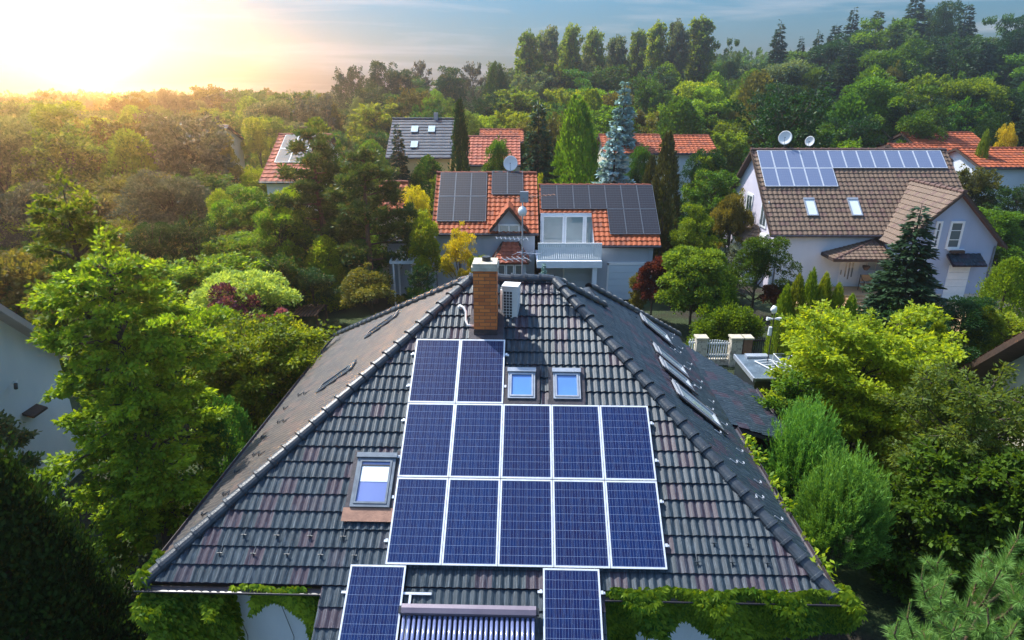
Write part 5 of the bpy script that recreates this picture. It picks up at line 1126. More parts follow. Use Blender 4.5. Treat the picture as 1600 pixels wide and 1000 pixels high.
NEAR = [
 ('broad', 668, 244, 50, 84, 'mid green tree hiding the yellow wall under the dark grey roof'),
 ('fresh', 690, 264, 46, 44, 'light green tree below the right end of the dark grey roof'),
 ('broad', 512, 226, 41, 70, 'leafy tree right behind the biggest pine'),
 ('fresh', 448, 288, 40, 60, 'light green tree under the roof with solar panels at the left'),
 ('olive', 335, 206, 61, 70, 'hazy tree in front of the pale grey far roof'),
 ('fresh', 1100, 246, 50, 60, 'light green tree before the white wall of the far orange house'),
 ('broad', 1000, 232, 52, 60, 'green tree before the far orange roof right of the blue spruce'),  # kind, px, top py, distance, width px, label
 ('pine', 486, 206, 38, 150, 'big dark pine with tufted crown, left of its slimmer neighbour above the white fence'),
 ('pine', 568, 234, 35.5, 140, 'pine showing its bare pale trunk above the white picket fence'),
 ('pine', 532, 262, 40, 90, 'pine squeezed between and behind the two larger pines'),
 ('spruce', 620, 190, 50, 66, 'narrow spruce in front of the left end of the dark grey roof'),
 ('column', 717, 153, 47, 44, 'dark narrow column tree right of the dark grey roof'),
 ('fir', 842, 150, 45, 100, 'broad dark evergreen right of the white dish on the orange roof'),
 ('fresh', 902, 152, 48, 96, 'tall light green tree between dark evergreen and blue spruce'),
 ('blue', 977, 122, 60, 84, 'tall narrow blue spruce rising highest above the garage wing'),
 ('blue', 963, 192, 43, 108, 'wide silvery blue spruce just behind the garage wing ridge'),
 ('brownthuja', 1046, 205, 41.5, 66, 'brownish green thuja right of the garage wing panels'),
 ('brownthuja', 1020, 240, 46, 46, 'slim brownish thuja behind the right end of the garage wing roof'),
 ('fresh', 1084, 320, 37.5, 66, 'small fresh green tree between garage wing and white house'),
 ('broad', 775, 222, 47, 60, 'bushy tree behind the orange ridge left of the dish'),
 ('yellow', 716, 360, 33.5, 60, 'golden yellow shrub left of the brick chimney'),
 ('yellow', 650, 292, 41.5, 50, 'yellow leaved tree at the left corner of the orange roof'),
 ('bright', 664, 346, 34.5, 60, 'light green tree in front of the pergola'),
 ('bright', 748, 395, 32.5, 34, 'small yellow green shrub touching the brick chimney'),
 ('blue', 850, 410, 32.8, 30, 'little blue spruce peeping over the ridge below the balcony'),
 ('yelgreen', 842, 275, 42.5, 26, 'bright green treetop between the two orange roofs'),
 ('thuja', 1585, 405, 29, 84, 'yellow green thuja at the right edge of the garden'),
 ('deep', 1512, 470, 26, 110, 'dark low evergreen bush beside the sand coloured drive'),
 ('spruce', 1441, 318, 27.3, 165, 'dark spruce standing before the porch of the white house'),
 ('broad', 1190, 372, 33, 92, 'small round garden tree left of the white house'),
 ('thin', 1150, 385, 36, 60, 'slender tree behind the round topped maple'),
 ('olive', 1522, 268, 47, 84, 'bushy olive green tree behind the right end of the brown roof'),
 ('deep', 1596, 290, 44, 90, 'dark green tree behind the blue grey gable at the right'),
 ('thuja', 1542, 205, 54, 30, 'slim pointed conifer in front of the far orange roof'),
 ('yellow', 1580, 196, 62, 34, 'small yellow tree beside the far orange roofs'),
 ('broad', 1560, 330, 40, 110, 'leafy tree right of the blue grey gable wall'),
 ('broad', 1120, 260, 44, 90, 'tree with pale stems left of the brown roof'),
 ('deep', 1100, 235, 50, 70, 'dark tree in front of the far orange roofed house'),
 ('olive', 1148, 300, 41, 50, 'olive tree touching the left verge of the brown roof'),
 ('yelgreen', 400, 186, 74, 46, 'round yellow green tree glowing in the distance at the left'),
 ('spruce', 342, 186, 62, 52, 'hazy pointed spruce before the pale grey roof'),
 ('grey', 288, 196, 52, 140, 'wide greyish cedar in the hazy left middle distance'),
 ('grey', 262, 268, 42, 130, 'grey brown cedar below the wide hazy one'),
 ('yelgreen', 342, 298, 40, 66, 'sunny green tree left of the pines'),
 ('fresh', 392, 292, 40, 90, 'light green tree between yellow tree and pines'),
 ('fresh', 425, 318, 36, 90, 'fresh green tree at the foot of the big pine'),
 ('bright', 350, 370, 33, 90, 'bright tree above the clipped dome tree'),
 ('yelgreen', 405, 262, 50, 60, 'sunlit green tree below the far roof with solar panels'),
 ('olive', 130, 300, 42, 130, 'orange tinted tree in the glow at the left'),
 ('grey', 30, 290, 40, 130, 'dim hazy tree at the far left edge'),
 ('olive', 195, 240, 55, 110, 'amber tree in the sun haze at the left'),
 ('olive', 70, 200, 62, 120, 'tree under the sun glow near the left edge'),
 ('deep', 300, 340, 34, 70, 'dark tree behind the tall open crowned tree'),
 ('deep', 230, 350, 33, 90, 'shady tree behind the top of the tall open crowned tree'),
 ('broad', 425, 395, 31, 80, 'leafy tree right of the clipped dome tree'),
 ('deep', 485, 420, 32, 80, 'dark undergrowth tree below the big pine'),
 ('brownthuja', 300, 400, 29, 50, 'reddish brown thuja left of the clipped dome tree'),
 ('olive', 575, 420, 31, 90, 'low olive shrub below the second pine'),
 ('deep', 655, 410, 32, 46, 'dark green shrub in front of the white pergola'),
 ('broad', 1135, 445, 29.5, 60, 'dense shrub right of the round topped maple'),
 ('olive', 1000, 430, 33, 34, 'olive shrub beside the right garage door'),
]
for k_, *a_ in NEAR: at_tree(k_, *a_)

# skyline and hillside trees one can pick out
SKY = [
 ('deep', 545, 98, 105, 60, 'tree with ragged top at the left end of the dark skyline clump'), ('deep', 590, 100, 100, 74, 'dark round tree left in the skyline clump'),
 ('deep', 632, 112, 104, 62, 'dark tree in the middle of the low skyline clump'), ('thin', 655, 98, 108, 50, 'half bare tree on the low skyline'),
 ('deep', 700, 108, 100, 62, 'dark tree at the right of the low skyline clump'), ('thin', 738, 100, 106, 50, 'twiggy tree where the low skyline meets the high wood'),
 ('broad', 776, 98, 98, 60, 'mid green tree at the foot of the poplars'),
 ('poplar', 826, 34, 104, 43, 'leftmost tall poplar on the skyline'), ('poplar', 858, 28, 110, 42, 'second tall poplar from the left on the skyline'),
 ('poplar', 892, 24, 106, 40, 'third tall poplar from the left on the skyline'), ('poplar', 930, 32, 112, 38, 'shorter poplar near the middle of the poplar row'),
 ('poplar', 966, 44, 108, 38, 'lowest poplar, left of the gap in the row'), ('poplar', 1000, 34, 112, 36, 'poplar right of the lowest one'),
 ('poplar', 1030, 20, 108, 38, 'slender tall poplar right of the middle'), ('poplar', 1062, 18, 106, 38, 'second poplar from the right on the skyline'),
 ('poplar', 1100, 12, 108, 52, 'broad tallest poplar at the right end of the row'), ('broad', 1146, 78, 106, 30, 'small round tree alone right of the poplars'),
 ('spruce', 1221, 32, 104, 72, 'single pointed spruce standing clear against the sky'), ('deep', 1180, 96, 104, 56, 'round tree left of the single clear spruce'),
 ('spruce', 1254, 56, 108, 49, 'short spruce right of the clear single one'), ('spruce', 1282, 48, 106, 63, 'spruce with blunt top on the right skyline'),
 ('fir', 1308, 36, 112, 72, 'dark fir left of the tallest pointed spruce'), ('spruce', 1336, 10, 108, 69, 'pointed spruce with the highest thin tip left of the hilltop'),
 ('fir', 1374, 14, 114, 81, 'fir with double tip on the right skyline'), ('fir', 1402, 26, 108, 63, 'fir just left of the hilltop giant'),
 ('fir', 1436, -14, 112, 95, 'giant fir cut off by the top edge'), ('deep', 1474, 6, 110, 60, 'dark leafy tree right of the giant fir'),
 ('fir', 1514, 2, 114, 89, 'wide fir right of the giant one'), ('broad', 1550, 46, 106, 50, 'tree in the dip of the right skyline'),
 ('deep', 1590, 30, 100, 80, 'dark tree at the upper right edge'), ('deep', 1500, 48, 96, 110, 'big rounded dark crown below the right skyline'),
 ('broad', 1420, 66, 92, 90, 'mid green crown below the giant fir'), ('deep', 1350, 80, 92, 80, 'dark crown in the right wood'),
 ('willow', 1225, 98, 88, 90, 'pale grey green willow below the clear single spruce'), ('broad', 1272, 108, 84, 70, 'tree right of the pale willow'),
 ('olive', 1405, 100, 82, 46, 'rusty brown half dead tree in the right wood'), ('fresh', 1520, 118, 74, 100, 'lighter green crown in the dark right wood'),
 ('yelgreen', 1175, 128, 80, 70, 'yellow green crown in the middle of the wood'), ('fresh', 1112, 140, 76, 80, 'light green tree behind the orange roof with white wall'),
 ('fresh', 1060, 150, 72, 80, 'fresh green tree right of the tall blue spruce'), ('broad', 1015, 118, 84, 70, 'tree behind the tall blue spruce'),
 ('willow', 800, 150, 84, 80, 'pale green willowy tree left of the dark evergreen'), ('deep', 760, 150, 80, 70, 'dark crown above the rust red roof'),
 ('bright', 925, 138, 74, 70, 'bright treetop above the tall light green tree'), ('fresh', 690, 150, 78, 60, 'fresh green tree behind the dark column tree'),
 ('deep', 580, 140, 84, 90, 'dark spreading tree behind the dark grey roof'), ('olive', 650, 148, 80, 70, 'reddish olive tree above the dark grey roof'),
 ('willow', 560, 152, 82, 60, 'pale blue green tree left of the dark spreading one'), ('olive', 505, 148, 86, 70, 'olive tree on the left slope of the wood'),
 ('broad', 455, 140, 96, 80, 'hazy mid green tree right of the glow'), ('broad', 385, 136, 110, 80, 'hazy round tree on the left horizon'),
 ('olive', 318, 132, 112, 70, 'tall hazy tree against the bright horizon'), ('grey', 270, 142, 100, 70, 'dim tree right under the sun glow'),
]
for k_, *a_ in SKY: at_tree(k_, *a_)

# the wood between them: individuals on an uneven grid, kept clear of the visible roofs
KEEP = [(612, 180, 715, 262, 62), (730, 196, 815, 262, 61), (936, 203, 1104, 262, 62), (1388, 203, 1600, 262, 58), (424, 202, 545, 292, 47), (300, 192, 358, 222, 68), (600, 264, 1032, 470, 41), (1140, 214, 1556, 470, 46),
        (340, 180, 425, 245, 74)]
SKYL = [(-100, 156), (300, 136), (500, 142), (545, 112), (760, 116), (800, 80), (1120, 92), (1190, 98), (1290, 72), (1330, 50), (1430, 22), (1480, 28), (1560, 54), (1700, 36)]
def sky_y(px):
    for (a, p), (b, q) in zip(SKYL, SKYL[1:]):
        if a <= px < b: return p+(q-p)*(px-a)/(b-a)
    return 60
MARKS = [(-999, 120, 'under the sun glow'), (120, 260, 'beside the sun glow'), (260, 420, 'left of the far solar roof'), (420, 600, 'behind the far solar roof'), (600, 725, 'behind the dark grey roof'), (725, 830, 'behind the rust red roof'),
         (830, 940, 'below the left poplars'), (940, 1040, 'behind the tall blue spruce'), (1040, 1130, 'below the tallest poplar'), (1130, 1250, 'behind the satellite dishes'), (1250, 1380, 'behind the pale solar panels'), (1380, 1480, 'below the giant fir'), (1480, 9999, 'right of the giant fir')]
def mark(px): return [m for a, b, m in MARKS if a <= px < b][0]
def fill_wood():
    rr = random.Random(11); used = {}
    zones = [('deep', 'dark leafy tree filling the upper wood'), ('broad', 'mid green leafy tree in the wood'), ('fresh', 'light green leafy tree in the wood'), ('spruce', 'dark spruce inside the wood'),
             ('olive', 'olive toned tree in the wood'), ('willow', 'pale green tree in the wood'), ('grey', 'hazy greyish tree on the left slope'), ('bright', 'bright green tree in the wood')]
    lab = dict(zones)
    y = 50.0
    while y < 138:
        step = 4.6+(y-50)*.035; half = y*.86+6; x = -half+rr.uniform(0, step)
        while x < half:
            xx, yy = x+rr.uniform(-1.5, 1.5), y+rr.uniform(-1.8, 1.8); x += step*rr.uniform(.8, 1.25)
            px = proj(xx, yy, 6)[0]
            if px < -260 or px > 1860: continue
            right = px > 1150
            if px > 1180: kind = rr.choice(['spruce', 'fir', 'deep', 'spruce', 'broad', 'deep'] if yy > 78 else ['broad', 'fresh', 'deep', 'broad', 'spruce'])
            elif px > 520: kind = rr.choice(['deep', 'broad', 'fresh', 'willow', 'deep'] if yy > 88 else ['fresh', 'bright', 'broad', 'olive', 'fresh'])
            else: kind = rr.choice(['olive', 'fresh', 'broad', 'willow', 'fresh', 'grey'])
            top = {True: 10.2, False: 8.6}[right]*rr.uniform(.72, 1.25)
            if kind in ('spruce', 'fir'): top *= 1.25
            if px > 780 and yy > 95: top *= 1.2
            if px > 1150 and yy > 84: top *= 1.3
            if px < 520: top = rr.uniform(7.2, 10.6)+(yy > 110)*.8
            w = top*rr.uniform(.50, .74)*(.66 if kind in ('spruce', 'fir') else 1)
            p, t, fw = proj(xx, yy, gz(xx, yy)+top); pb = proj(xx, yy, gz(xx, yy))[1]; hw = w*500/fw
            while t < sky_y(p)+6 and top > 4: top *= .95; p, t, fw = proj(xx, yy, gz(xx, yy)+top)
            w = min(w, top*.8); hw = w*500/fw
            bad = False
            for (a, b, c_, d_, dd) in KEEP:
                if yy < dd+3 and yy > -5 and p+hw > a and p-hw < c_ and t < d_ and pb > b: bad = True
            if bad: continue
            if kind == 'fir': lb = 'broad dark fir inside the right wood'
            else: lb = lab[kind]
            side = 'left wooded slope' if px < 520 else ('central wooded slope' if px < 1150 else 'right wooded hillside')
            depth_ = 'front row' if yy < 78 else ('middle rows' if yy < 105 else 'back rows')
            nice = {'deep': 'dark leafy tree', 'broad': 'mid green leafy tree', 'fresh': 'light green leafy tree', 'spruce': 'dark spruce', 'fir': 'broad dark fir', 'olive': 'olive toned leafy tree', 'willow': 'pale green leafy tree', 'grey': 'greyish hazy tree', 'bright': 'bright green leafy tree'}[kind]
            L_ = '%s %s, %s' % (nice, mark(p), depth_)
            far_tree(kind, xx, yy, top, w, L_, 'trees of the wood on the %s' % side)
        y += 4.9+(y-50)*.03
fill_wood()
def far_woods():
    rng = np.random.default_rng(5); n = 100000; m = 1300
    a = rng.uniform(-1.15, 1.15, m); d = rng.uniform(145, 320, m); cx = np.sin(a)*d; cy = np.cos(a)*d; ch = rng.uniform(6.5, 9.8, m)
    cz = np.array([gz(x, y) for x, y in zip(cx, cy)])+ch*.6; cr = rng.uniform(2.6, 5, m); ci = rng.integers(0, m, n); e = nz(rng.normal(0, 1, (n, 3))); e[:, 2] = np.abs(e[:, 2])*.9
    pos = np.stack([cx, cy, cz], 1)[ci]+e*cr[ci][:, None]*rng.uniform(.7, 1, (n, 1)); ct = rng.uniform(0, 1, m)
    me = leaf_mesh('far_woods', pos, e+rng.normal(0, .5, (n, 3)), 1.1, .8, LM['mid'], .6*ct[ci]+.4*rng.uniform(0, 1, n), e, rng)
    o = bpy.data.objects.new('far_woods', me); C.objects.link(o); prop(o, 'distant mass of woodland along the horizon', 'woodland', kind='stuff')
far_woods()
def fill_gardens():
    """shrubs between the houses, close enough together to hide the soil"""
    rr = random.Random(23); nm = {'broad': 'mid green', 'fresh': 'light green', 'olive': 'olive', 'deep': 'dark green', 'bright': 'bright green', 'grey': 'greyish'}
    y = 26.0
    while y < 50:
        x = -y*.95
        while x < y*.95:
            xx, yy = x+rr.uniform(-.8, .8), y+rr.uniform(-.9, .9); x += rr.uniform(2.4, 3.6)
            H = (rr.uniform(2.2, 4.6) if xx < -7 else rr.uniform(1.6, 3.2))*(1.35 if yy > 43 else 1); w = H*rr.uniform(.8, 1.1); p, t, fw = proj(xx, yy, H); hw = w*500/fw
            if p < -40 or p > 1640: continue
            if -8.3 < xx < 9.2 and yy > 31: continue
            if 14 < xx < 29.5 and yy > 29: continue
            if 4 < xx < 15 and yy < 33.5: continue
            if -10 < xx < 5 and yy < 33: continue
            if any(yy < dd+2 and p+hw > a and p-hw < c_ and t < d_ and t > b-20 for (a, b, c_, d_, dd) in KEEP): continue
            kind = rr.choice(['bright', 'broad', 'fresh', 'fresh', 'olive'] if xx < 0 else ['broad', 'deep', 'fresh', 'bright'])
            sd_ = 'left' if xx < 0 else 'right'
            q_ = 'in the left garden' if p < 250 else 'near the clipped dome tree' if p < 430 else 'below the pines' if p < 640 else 'behind the orange roofed house' if p < 1040 else 'near the round topped maple' if p < 1180 else 'around the white house'
            L_ = '%s garden shrub %s, %s' % (nm[kind], q_, 'nearer rows' if yy < 34 else 'middle rows' if yy < 42 else 'farther rows')
            parts, h0, w0 = proto(kind, rr.randrange(5))
            add_tree(L_, [q for q in parts], (xx, yy, -.6), 'garden shrubs %s of the dark roof' % sd_, 'garden_shrub', 'shrub', rr.uniform(0, 6), (w/w0, w/w0, (H+.6)/h0))
        y += 2.9
fill_gardens()

# ---- trees and shrubs close to the roof, each with its own leaves
def near(label, parts, px, d, name, cat='tree', group=None, rz=0): return add_tree(label, parts, (P(px, 500, d).x if False else (px-800)/F*(d*math.cos(TH)+9*math.sin(TH)), d, 0), group, name, cat, rz)
near('tall open crowned green tree with layered sprays, left of the dark roof', g_branchy(8.7, 3.7, 3, 58000, .125, 'hazel2', base=.10, nb=52, sub=11, up=.34, power=.45, droop=.42, spread=.11), 236, 14.0, 'leafy_tree')
near('thin upper tree rising behind the tall open crowned one', g_branchy(9.8, 2.3, 14, 13000, .14, 'fresh', base=.35, nb=34, sub=8, up=.6, power=.5), 185, 16.2, 'leafy_tree')
near('rounded bright green tree between tall left tree and the roof edge', g_branchy(4.3, 4.3, 5, 34000, .14, 'bright', base=.30, nb=40, sub=10, up=.5, power=.4, spread=.22), 398, 19.2, 'leafy_tree')
near('bushy green tree behind the rounded one, beside the left eave', g_broad(4.0, 4.0, 6, 16000, .16, 'fresh', ncl=60, clr=.13), 300, 22.0, 'leafy_tree')
near('olive green tree behind the left gable house', g_broad(4.4, 3.6, 9, 14000, .15, 'olive', ncl=50, clr=.14), 120, 25, 'leafy_tree')
near('clipped pale green dome tree in the left garden', g_broad(4.3, 4.6, 8, 22000, .13, 'pale', base=.34, ncl=110, clr=.09, irr=.05), 388, 26.5, 'dome_tree')
near('purple leaved shrub in front of the clipped dome tree', g_broad(4.3, 2.4, 21, 9000, .12, 'purple', ncl=40), 360, 24.6, 'shrub', 'shrub')
near('second smaller purple shrub right of the dome tree', g_broad(3.6, 1.4, 22, 5000, .11, 'purple', ncl=24), 425, 24.0, 'shrub', 'shrub')
near('yellow green spreading shrub below the purple ones', g_broad(3.4, 4.4, 23, 14000, .13, 'bright', ncl=60, clr=.12, flat=.8), 420, 22.6, 'shrub', 'shrub')
near('dark green clipped column bush between left tree and roof edge', g_column(3.9, 1.5, 24, 12000, 'juniper', .12, plumes=70, belly=.6, power=.35), 352, 15.6, 'column_bush', 'shrub')
near('broad dark green conifer filling the lower left corner', g_column(6.3, 3.9, 25, 52000, 'deep', .12, plumes=240, wid=.6, power=.9, belly=.12), 20, 9.8, 'conifer', 'tree')
near('small blue green sapling at the left edge below the gable wall', g_branchy(4.2, 1.3, 26, 5000, .12, 'willow', nb=20, sub=6), 18, 14.2, 'sapling', 'tree')
near('feathery green juniper bush nearest the right eave', g_feather(3.75, 2.15, 31, 46000), 1320, 12.6, 'juniper_bush', 'shrub')
near('feathery green juniper bush behind the nearer one, beside the right eave', g_feather(4.0, 2.0, 32, 40000), 1255, 14.6, 'juniper_bush', 'shrub')
near('big bright yellow green hazel beyond the right eave', g_branchy(4.7, 4.7, 33, 62000, .13, 'hazel', base=.06, nb=60, sub=12, up=.7, power=.35, droop=.15, spread=.14), 1338, 18.0, 'hazel', 'tree')
near('dark bushy shrub between garden shed and hazel', g_branchy(3.9, 1.9, 34, 12000, .12, 'mid', base=.05, nb=34, sub=8, up=.6), 1240, 17.0, 'shrub', 'shrub')
near('dark green thuja just right of the hazel', g_column(5.0, 1.7, 35, 16000, 'thuja', .14, plumes=70, wid=.4), 1445, 18.6, 'thuja', 'thuja')
near('fine leaved young tree in front of the cream wall', g_branchy(4.9, 3.3, 36, 34000, .115, 'youngleaf', base=.05, nb=52, sub=10, up=.9, power=.4, droop=.1, lw=.45, spread=.16), 1500, 13.6, 'leafy_tree')
near('glossy green shrub at the foot of the fine leaved tree', g_branchy(4.2, 2.8, 37, 24000, .14, 'mid', base=.05, nb=40, sub=9, up=.6, power=.4), 1480, 12.4, 'shrub', 'shrub')
near('green shrub at the right edge above the young pine', g_branchy(4.6, 2.4, 38, 18000, .14, 'mid', base=.05, nb=36, sub=9, up=.6), 1592, 11.4, 'shrub', 'shrub')
near('round topped bright green maple beyond the street fence', g_broad(4.3, 4.1, 39, 30000, .15, 'ball', base=.06, ncl=150, clr=.085, irr=.06), 1086, 31.0, 'maple', 'tree')
near('dark red leaved shrub beside the right garage door', g_broad(3.5, 1.5, 40, 9000, .13, 'red', ncl=36), 1022, 32.2, 'shrub', 'shrub')
near('small red shrub under the round garden tree', g_broad(2.0, 1.4, 41, 5000, .12, 'red', ncl=24), 1216, 32.5, 'shrub', 'shrub')
near('clipped dark hedge block behind the stone fence pillars', g_box(2.8, 1.2, 1.9, 42, 12000, 'fresh'), 1135, 28.3, 'hedge', 'hedge')
near('long yellow brown hedge crossing the left garden', g_box(9.5, 2.2, 4.4, 43, 30000, 'olive', .2), 70, 27.5, 'hedge', 'hedge')
near('low dark hedge under the golden shrub', g_box(4, 1.5, 1.8, 44, 9000, 'deep', .14), 700, 31.5, 'hedge', 'hedge')
k = 0
for (px, py, d, w) in ((1230, 448, 23.4, 40), (1250, 432, 23.6, 40), (1271, 422, 23.8, 40), (1292, 430, 23.8, 40), (1312, 446, 23.6, 38), (1332, 462, 23.4, 38)):
    k += 1; at_tree('thuja', px, py, d, w, '%s yellow green thuja, counted from the left, in the row before the white house' % ordi[k-1].capitalize() if False else 'yellow green thuja %s from the left in the row before the white house' % ordi[k-1], 'thuja row before the white house')
for (px, py, d, w, l) in ((1395, 560, 20, 50, 'dark thuja tip rising behind the right side of the hazel'), (1545, 480, 25.5, 60, 'dark thuja left of the bright one at the right edge'), (1228, 520, 24, 30, 'tall thin thuja behind the weather mast')):
    at_tree('thuja', px, py, d, w, l)

def near_pine():
    rng = np.random.default_rng(77)
    shoots = []
    tips = [(1440, 905, 6.3), (1470, 935, 6.0), (1418, 965, 5.9), (1512, 948, 5.9), (1556, 905, 6.2), (1590, 842, 6.6), (1575, 872, 6.9), (1535, 880, 6.8), (1602, 930, 5.8), (1545, 975, 5.6), (1490, 985, 5.6), (1398, 990, 5.7), (1580, 990, 5.5), (1450, 1010, 5.5), (1620, 870, 6.3), (1520, 1030, 5.3), (1590, 1040, 5.3), (1465, 880, 6.9), (1640, 900, 6.2), (1425, 1040, 5.3)]
    t = thing('young_pine', 'pale green young pine with long needles and upright candles, bottom right corner', 'tree', (5.9, 6.5, 0))
    org = np.array([5.9, 6.5, 0.0]); tb = [([(0, 0, -.2), (0, 0, 3), (0, 0, 5.6)], [.12, .09, .03], 10)]; Pn = []; An = []; Ln = []; Tn = []
    for (px, py, d) in tips:
        e = np.array(P(px, py, d))-org; s_ = np.array([e[0]*.25, e[1]*.25, e[2]-.7-.5*np.hypot(e[0], e[1])]); m = s_*.35+e*.65-np.array([0, 0, .12]); tb.append(([(0, 0, max(.3, s_[2]-.2)), tuple(s_), tuple(m), tuple(e-np.array([0, 0, .02]))], [.03, .022, .014, .009], 6))
        curve = lambda u: (s_*(1-u)**2+2*u*(1-u)*m+e*u*u)
        n = 620; u = rng.uniform(.35, 1, n); base = np.array([curve(q) for q in u]); dr = nz(np.array([curve(min(1, q+.02))-curve(q-.02) for q in u])); rad = nz(np.cross(dr, nz(rng.normal(0, 1, (n, 3)))))
        Pn.append(base+rad*.006); An.append(dr*.55+rad*.9+np.array([0, 0, .12])); Ln.append(rng.uniform(.10, .15, n)); Tn.append(rng.uniform(0, .75, n)*(.6+.4*u))
        for _ in range(4):                      # side shoots
            q = rng.uniform(.5, .9); b = curve(q); a = rng.uniform(0, 6.28); e2 = b+np.array([math.cos(a)*.16, math.sin(a)*.16, .14]); tb.append(([tuple(b), tuple(e2)], [.009, .006], 5)); n2 = 200; u2 = rng.uniform(.1, 1, n2)[:, None]; d2 = nz(e2-b); rad = nz(np.cross(np.tile(d2, (n2, 1)), nz(rng.normal(0, 1, (n2, 3)))))
            Pn.append(b*(1-u2)+e2*u2); An.append(d2*.6+rad*.9); Ln.append(rng.uniform(.09, .13, n2)); Tn.append(rng.uniform(.1, .8, n2))
        h = rng.uniform(.14, .26); n3 = 240; u3 = rng.uniform(0, 1, n3)[:, None]; tip = e+np.array([rng.normal(0, .02), rng.normal(0, .02), h]); rad = nz(np.cross(np.tile(nz(tip-e), (n3, 1)), nz(rng.normal(0, 1, (n3, 3)))))
        tb.append(([tuple(e), tuple(tip)], [.012, .009], 6)); Pn.append(e*(1-u3)+tip*u3); An.append(np.array([0, 0, 1.0])+rad*.35); Ln.append(np.full(n3, .05)); Tn.append(np.full(n3, 1.0))
    me = wood('trunk', tb, M['pine_bark']); o = bpy.data.objects.new('trunk', me); C.objects.link(o); o.parent = t
    Pn, An, Ln, Tn = np.vstack(Pn), np.vstack(An), np.concatenate(Ln), np.concatenate(Tn)
    me = leaf_mesh('crown', Pn, An, Ln, .0055, LM['nearpine'], Tn, None, rng); o = bpy.data.objects.new('crown', me); C.objects.link(o); o.parent = t
near_pine()

def ivy(name, label, cat, regions, n, size=.13, seed=1, mat='ivy'):
    """creeper: three-fingered leaves hanging against the wall; regions are (u0,u1,z0,z1,h,thick,weight) in house coordinates"""
    rng = np.random.default_rng(seed); w = np.array([r[6] for r in regions], float); ri = rng.choice(len(regions), n, p=w/w.sum()); rg = np.array([r[:6] for r in regions])[ri]
    u = rg[:, 0]+(rg[:, 1]-rg[:, 0])*rng.uniform(0, 1, n); q = rng.uniform(0, 1, n)**1.3; edge = .5+.5*np.sin(u*4.1+seed)*np.sin(u*1.7+2*seed)
    z = rg[:, 3]-(rg[:, 3]-rg[:, 2])*q*(.55+.45*edge); h = rg[:, 4]-rg[:, 5]*rng.uniform(0, 1, n)**.7*(.5+.5*np.sin(u*5+z*3))
    pos = np.outer(u, Uh)+np.outer(h, Hh)+np.outer(z, Z); out = -np.array(Hh); c0 = np.array(pos.mean(0)); c0[2] = 0
    P_, A_, T_ = [], [], []; dn = rng.normal(0, .35, (n, 3))+np.array([0, 0, -1.0])+out*.35; dn = nz(dn); sd_ = nz(np.cross(dn, np.tile(out, (n, 1)))); tn = rng.uniform(0, 1, n)*.7+.3*(np.sin(u*2.3+z*4)*.5+.5)
    for k_ in (-1, 0, 1): P_.append(pos); A_.append(dn+sd_*k_*.8); T_.append(tn)
    t = thing(name, label, cat, Vector(c0)); me = leaf_mesh('foliage', np.vstack(P_)-c0, np.vstack(A_), size, size*.42, LM[mat], np.concatenate(T_), np.tile(out*1.4+np.array([0, 0, .3]), (3*n, 1)), rng, bj=.45)
    o = bpy.data.objects.new('foliage', me); C.objects.link(o); o.parent = t
    mb = MB()
    for i in range(3):
        uu = regions[0][0]+(regions[0][1]-regions[0][0])*(i+.5)/3; pts = [Vector(HP(uu, EF+.66, .1)), Vector(HP(uu+.2, EF+.64, 1.6)), Vector(HP(uu-.1, EF+.62, ZE-.3))]; mb.tube([p-Vector(c0) for p in pts], .006, 5)
    mb.build('stem', M['bark'], t)
ivy('ivy', 'creeper along the gutter and wall right of the lowest right solar panel', 'ivy', [(1.42, 5.75, 2.55, 3.50, EF-.02, .38, 5), (5.1, 5.75, 2.4, 3.55, EF+.25, .5, 1.3), (1.42, 2.1, 1.0, 2.8, EF+.55, .35, 1.3), (4.1, 4.9, 1.0, 2.9, EF+.6, .3, .9), (1.5, 5.6, 3.40, 3.62, EF-.02, .22, 1.1)], 9500, .105, 3)
ivy('ivy', 'creeper hanging under the left gutter beside the bay roof', 'ivy', [(-5.0, -3.66, 2.55, 3.38, EF+.25, .35, 3), (-4.1, -3.6, 1.6, 2.9, EF+.3, .35, 1.2), (-5.2, -3.9, 3.40, 3.52, EF-.04, .12, .15)], 2800, .105, 5)
ivy('ivy', 'thick leafy creeper bush under the far left corner of the gutter', 'ivy', [(-6.95, -5.45, .8, 3.25, EF+.15, .75, 5), (-6.9, -5.5, 1.2, 3.2, EF+.5, .6, 3)], 9500, .105, 7)
ivy('ivy', 'few leaves climbing over the left end of the gutter', 'ivy', [(-7.0, -6.75, 3.35, 3.75, EF+.1, .2, 1), (-7.0, -6.9, 3.3, 3.6, EF+.8, .6, 1)], 110, .12, 9)
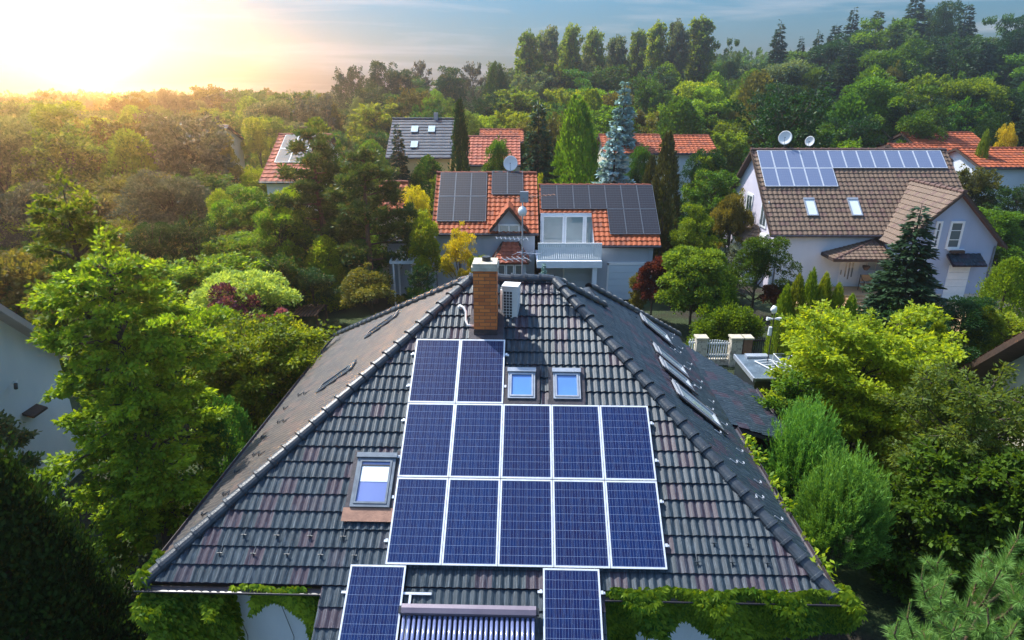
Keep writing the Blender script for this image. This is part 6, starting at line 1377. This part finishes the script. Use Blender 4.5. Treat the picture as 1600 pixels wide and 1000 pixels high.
def eave_ivy():
    rng = np.random.default_rng(91); n = 900; h = EF+rng.uniform(0, 1, n)**.8*5.5; clump = np.sin(h*3.3)+np.sin(h*7.1+1) > .1; h = h[clump]; n = len(h)
    pos = np.outer(ER+.16+rng.normal(0, .07, n), Uh)+np.outer(h, Hh)+np.outer(ZE-.0+rng.uniform(-.35, .12, n), Z); c0 = pos.mean(0); c0[2] = 0
    t = thing('ivy', 'creeper leaves poking up along the right side gutter', 'ivy', Vector(c0)); me = leaf_mesh('foliage', pos-c0, rng.normal(0, .6, (n, 3))+np.array(Uh)*.6+np.array([0, 0, .3]), .13, .08, LM['ivy'], rng.uniform(0, 1, n), None, rng)
    o = bpy.data.objects.new('foliage', me); C.objects.link(o); o.parent = t
    mb = MB(); mb.tube([HP(ER+.1, EF+.3, .1)-Vector(c0), HP(ER+.1, EF+.3, ZE-.3)-Vector(c0), HP(ER+.2, EF+5.2, ZE-.25)-Vector(c0)], .015, 5); mb.build('stem', M['bark'], t)
eave_ivy()

# ------------------------------------------------------------------ haze: one closed box of thin air
def haze():
    m, N, L, o = new_mat('haze'); v = N.new('ShaderNodeVolumePrincipled'); v.inputs['Color'].default_value = (.92, .93, .95, 1); v.inputs['Density'].default_value = .0014; v.inputs['Anisotropy'].default_value = .84
    L.new(v.outputs[0], o.inputs['Volume']); mb = MB(); mb.box(-340, -40, -1.5, 340, 340, 31); h = mb.build('haze', m); prop(h, 'thin pale haze filling the valley air', 'haze', kind='stuff')
haze()

# ------------------------------------------------------------------ where neighbours look alike, their labels count from the left
def settle_labels():
    from collections import defaultdict
    g = defaultdict(list)
    for o in S.objects:
        if o.parent is None and o.get('group') and o.get('label'): g[o['label']].append(o)
    w = ['leftmost', 'second', 'third', 'fourth', 'fifth', 'sixth', 'seventh', 'eighth', 'ninth', 'tenth', 'eleventh', 'twelfth', 'thirteenth', 'fourteenth', 'fifteenth', 'sixteenth']
    for lab, os_ in g.items():
        if len(os_) < 2 or len(os_) > 16: continue
        os_.sort(key=lambda o: proj(*o.location)[0])
        for i, o in enumerate(os_): o['label'] = '%s, %s' % (lab, 'rightmost' if i == len(os_)-1 else w[i] if i == 0 else w[i]+' from left')
settle_labels()
